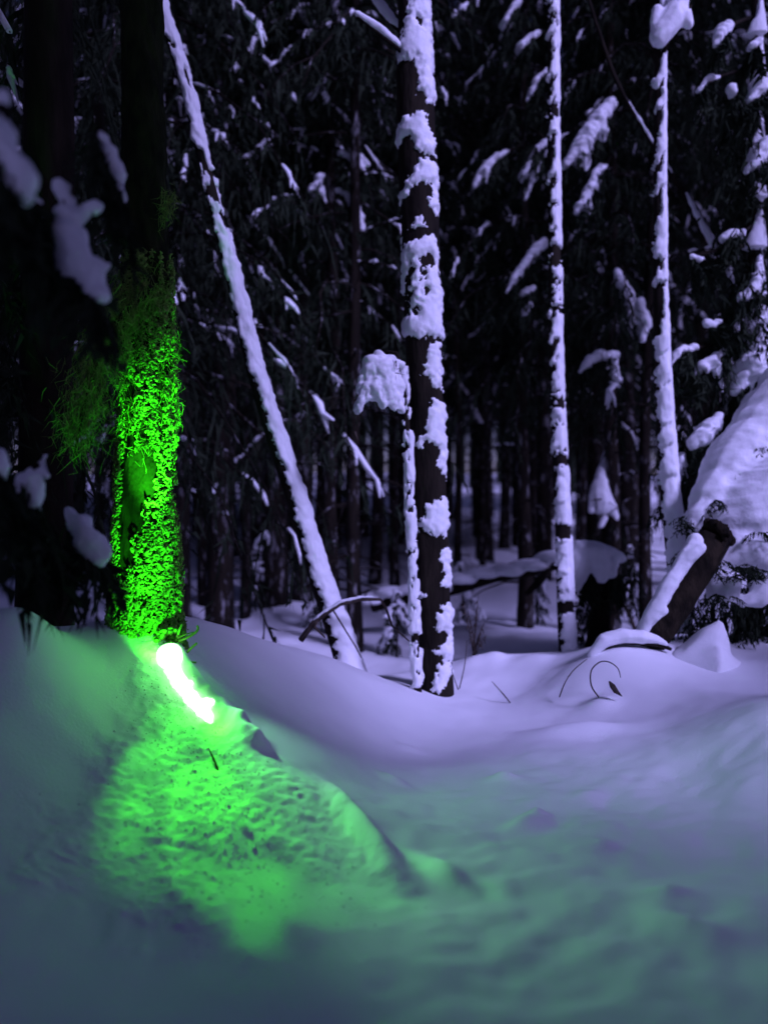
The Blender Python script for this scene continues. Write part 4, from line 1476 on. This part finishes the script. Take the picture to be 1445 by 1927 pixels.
# ------------------------------------------------------------------ lamp
L0 = np.array(P(312, 1224, 3.34))
L1 = np.array(P(350, 1300, 3.20))
r = thing("green_lamp", Vector(L1), "small glowing green lamp with a domed head sunk in the snow", "lamp")
ax = (L1 - L0) / np.linalg.norm(L1 - L0)
LL = np.linalg.norm(L1 - L0)
mb = MB()
prof = [(-.018, .008), (-.014, .026), (-.004, .042), (.012, .052), (.035, .055), (.062, .052), (.078, .044), (.088, .036)]
axh = np.array((.18, -.05, -1.0))
axh /= np.linalg.norm(axh)
H0 = L0 + np.array((.012, 0, .012))
mb.tube([H0 + axh * a for a, _ in prof], [q for _, q in prof], 24)
mb.build("lamp_head", M_GLOW, r)
mb = MB()
H1 = H0 + axh * .085
W2 = np.array(P(384, 1338, 3.11))
W3 = np.array(P(408, 1376, 3.03))
mb.tube([H1, H1 + (L1 - H1) * .3, H1 + (L1 - H1) * .7, L1, L1 + (W2 - L1) * .5, W2, W2 + (W3 - W2) * .6], [.040, .038, .033, .030, .024, .024, .012], 18, .16, 1.0, True)
mb.blob(L1 + (W2 - L1) * .7 + np.array((.03, 0, .012)), (.03, .03, .022), 2, .1)
mb.build_soft("tube", M_GLOW, r, .006, .016, 34)
mb = MB()
mb.tube([L1 + np.array((0, 0, -.03)), L1 + np.array((0, .02, -.22))], [.02, .008], 12)
mb.build("stake", M_PLASTIC, r)


def lamp_light(name, kind, loc, energy, radius, col, target=None, size=None, blend=.5):
    l = bpy.data.lights.new(name, kind)
    l.energy = energy
    l.color = col
    l.shadow_soft_size = radius
    o = bpy.data.objects.new(name, l)
    COL.objects.link(o)
    o.parent = r
    o.location = Vector(loc) - r.location
    if kind == 'SPOT':
        l.spot_size = R(size)
        l.spot_blend = blend
        o.rotation_euler = (Vector(target) - Vector(loc)).to_track_quat('-Z', 'Y').to_euler()
    return o


GREEN = (.05, 1.0, .018)
BEAM_POS = np.array(P(334, 1228, 3.27)) + np.array((0, 0, .16))
# unseen spots added to shape the lamp's glow: a fan of beams down over the snow, two up the trunk, one out over the hollow
for px, py, d, cone, en, bl in ((318, 1345, 3.04, 26, 1.6, .5), (385, 1430, 2.90, 34, 4, .5), (400, 1540, 2.57, 19, 13, .4), (409, 1592, 2.46, 11, 8, .7), (455, 1560, 2.55, 14, 7, .5), (495, 1480, 2.78, 28, 7, .5),
                                (285, 1490, 2.66, 24, 8, .6), (305, 1600, 2.45, 9, 6, .5), (560, 1530, 2.65, 15, 7, .5), (545, 1640, 2.40, 11, 6, .6), (490, 1745, 2.13, 6, 4.5, .7), (440, 1680, 2.27, 10, 3, .9),
                                (232, 1635, 2.38, 7, 12, .5), (330, 1640, 2.36, 6, 6, .6), (700, 1570, 2.62, 8, 9, .8), (832, 1628, 2.46, 6, 7, .8)):
    lamp_light("led", 'SPOT', BEAM_POS, en * .95, .018, GREEN, P(px, py, d), cone, bl)
lamp_light("led", 'SPOT', BEAM_POS, .5, .02, GREEN, BEAM_POS + np.array((.05, -.10, -1)), 80, .8)
for px, py, d in ((398, 1352, 3.06), (414, 1378, 3.0)):
    lamp_light("led", 'POINT', np.array(P(px, py, d)) + np.array((0, 0, .045)), .12, .01, GREEN)  # points added to brighten the snow streak below the lamp
UP = np.array(P(292, 1290, 3.13)) + np.array((0, 0, .06))


def up_aim(az, el):
    a, e = R(az), R(el)
    return UP + np.array((math.sin(a) * math.cos(e), math.cos(a) * math.cos(e), math.sin(e)))


lamp_light("led", 'SPOT', UP, 14, .02, GREEN, up_aim(-17, 22), 46, .4)
lamp_light("led", 'SPOT', UP, 40, .02, GREEN, up_aim(-24, 50), 32, .6)
lamp_light("led", 'SPOT', UP, 430, .02, GREEN, up_aim(-17, 66), 18, .7)
lamp_light("led", 'SPOT', UP, 16, .02, GREEN, P(185, 690, 3.36), 30, .6)  # extra spot added to light the lichen-hung bough
RT = BEAM_POS + np.array((.03, .0, .0))
PALE = (.34, 1.0, .58)        # the added outward spots are a paler, bluish green
lamp_light("led", 'SPOT', RT, 9, .02, PALE, (1.35, 2.35, .0), 88, 1.0)
lamp_light("led", 'SPOT', RT, 6, .02, PALE, (.75, 1.8, .0), 44, 1.0)
lamp_light("bulb", 'POINT', RT, .08, .03, GREEN)

# loose crumbs of snow over the lit fan
cb = MB()
random.seed(91)
for _ in range(1100):
    t = random.random() ** .8
    c0 = FAN_A + (FAN_B - FAN_A) * t
    wd = .10 + .26 * t
    x_, y_ = c0.x + random.gauss(0, wd * .55), c0.y + random.gauss(0, wd * .35)
    cb.v.append((x_, y_, 0))
_xy = np.array(cb.v)
cb.v = []
_z = ground_h(_xy[:, 0], _xy[:, 1])
for (x_, y_, _), z_ in zip(_xy, _z):
    cb.blob((x_, y_, z_ + .0005), rng.uniform(.0015, .0040) * (2.0 if rng.random() < .04 else 1.0) * np.array((1, 1, .7)), 1, .35)
tag(cb.build("snow_crumbs", M_SNOW, None, (0, 0, 0)), "loose crumbs of snow scattered over the green-lit slope below the lamp", "snow crumbs", None, 'stuff')

# ------------------------------------------------------------------ snow-laden boughs on the left, close to the viewer
xL, yL = -2.05, 2.5
rL = thing("spruce_tree", (-2.02, 4.6, gz(-2.02, 4.6)), "black spruce left of the green trunk with blurred snow clumps on its boughs", "spruce tree")
random.seed(55)
np.random.seed(55)
trL, crL, snL = MB(), MB(), MB()
bl = np.array(rL.location)
trL.tube([bl + np.array((0, 0, -.3)), bl + np.array((0, 0, .4)), bl + np.array((.03, 0, 3)), bl + np.array((.0, .02, 7)), bl + np.array((0, 0, 12))], [.19, .16, .14, .10, .02], 14, .05)
trL.build("trunk", M_BARK, rL)
for k in range(200):
    z = .9 + random.random() * 7
    az = random.random() * 6.283
    Lb = random.uniform(.6, 1.7)
    sp = bough_spine(bl + np.array((0, 0, z)), az, Lb, .1, .9)
    if any(q_[0] / q_[1] * F + 722 > (285 if z > 3.2 else 130) for q_ in sp) or (z > 2.2 and min(q_[1] for q_ in sp) < 4.35 and max(q_[0] for q_ in sp) > -2.4):
        continue
    crL.tube(sp, [.02, .016, .012, .009, .006, .004], 3)
    needle_spray(crL, sp, .30, 14, .9, .022, .6, 6)
crL.build("crown", M_NEEDLE, rL, smooth=False)['kind'] = 'stuff'
NEAR = [
    ([(120, 362, 2.0, 22), (130, 400, 1.98, 26), (125, 440, 1.97, 30), (140, 480, 1.96, 38), (160, 520, 1.95, 34), (185, 550, 1.95, 22)],
     [[(150, 395, 1.97, 18), (185, 385, 1.97, 16)], [(150, 490, 1.95, 26), (200, 500, 1.95, 12)], [(100, 480, 1.96, 18), (130, 510, 1.95, 24)]]),
    ([(5, 200, 1.5, 22), (10, 270, 1.5, 28), (25, 330, 1.5, 30), (30, 365, 1.5, 18)], []),
    ([(185, 200, 2.1, 8), (190, 260, 2.1, 9), (205, 300, 2.1, 16), (225, 340, 2.1, 18), (232, 385, 2.1, 12)], []),
    ([(60, 370, 1.9, 8), (75, 390, 1.9, 10), (80, 420, 1.9, 7)], []),
    ([(70, 870, 2.2, 12), (55, 905, 2.2, 26), (50, 930, 2.2, 30), (75, 955, 2.2, 16)], [[(85, 860, 2.2, 10), (90, 890, 2.2, 12)]]),
    ([(25, 1000, 2.3, 16), (50, 1010, 2.3, 30), (78, 1005, 2.3, 22)], [[(50, 1030, 2.28, 22), (62, 1060, 2.28, 16)]]),
    ([(128, 965, 2.5, 14), (148, 985, 2.48, 26), (165, 1020, 2.46, 28), (185, 1045, 2.45, 18)], [[(185, 1030, 2.45, 14), (212, 1043, 2.45, 6)], [(172, 1040, 2.45, 16), (195, 1062, 2.45, 7)]]),
    ([(-5, 860, 2.0, 14), (5, 880, 2.0, 20), (0, 900, 2.0, 14)], []),
]
for spn, fg in NEAR:
    o = snowy_bough(rL, spn, fg, None, .16, .014)
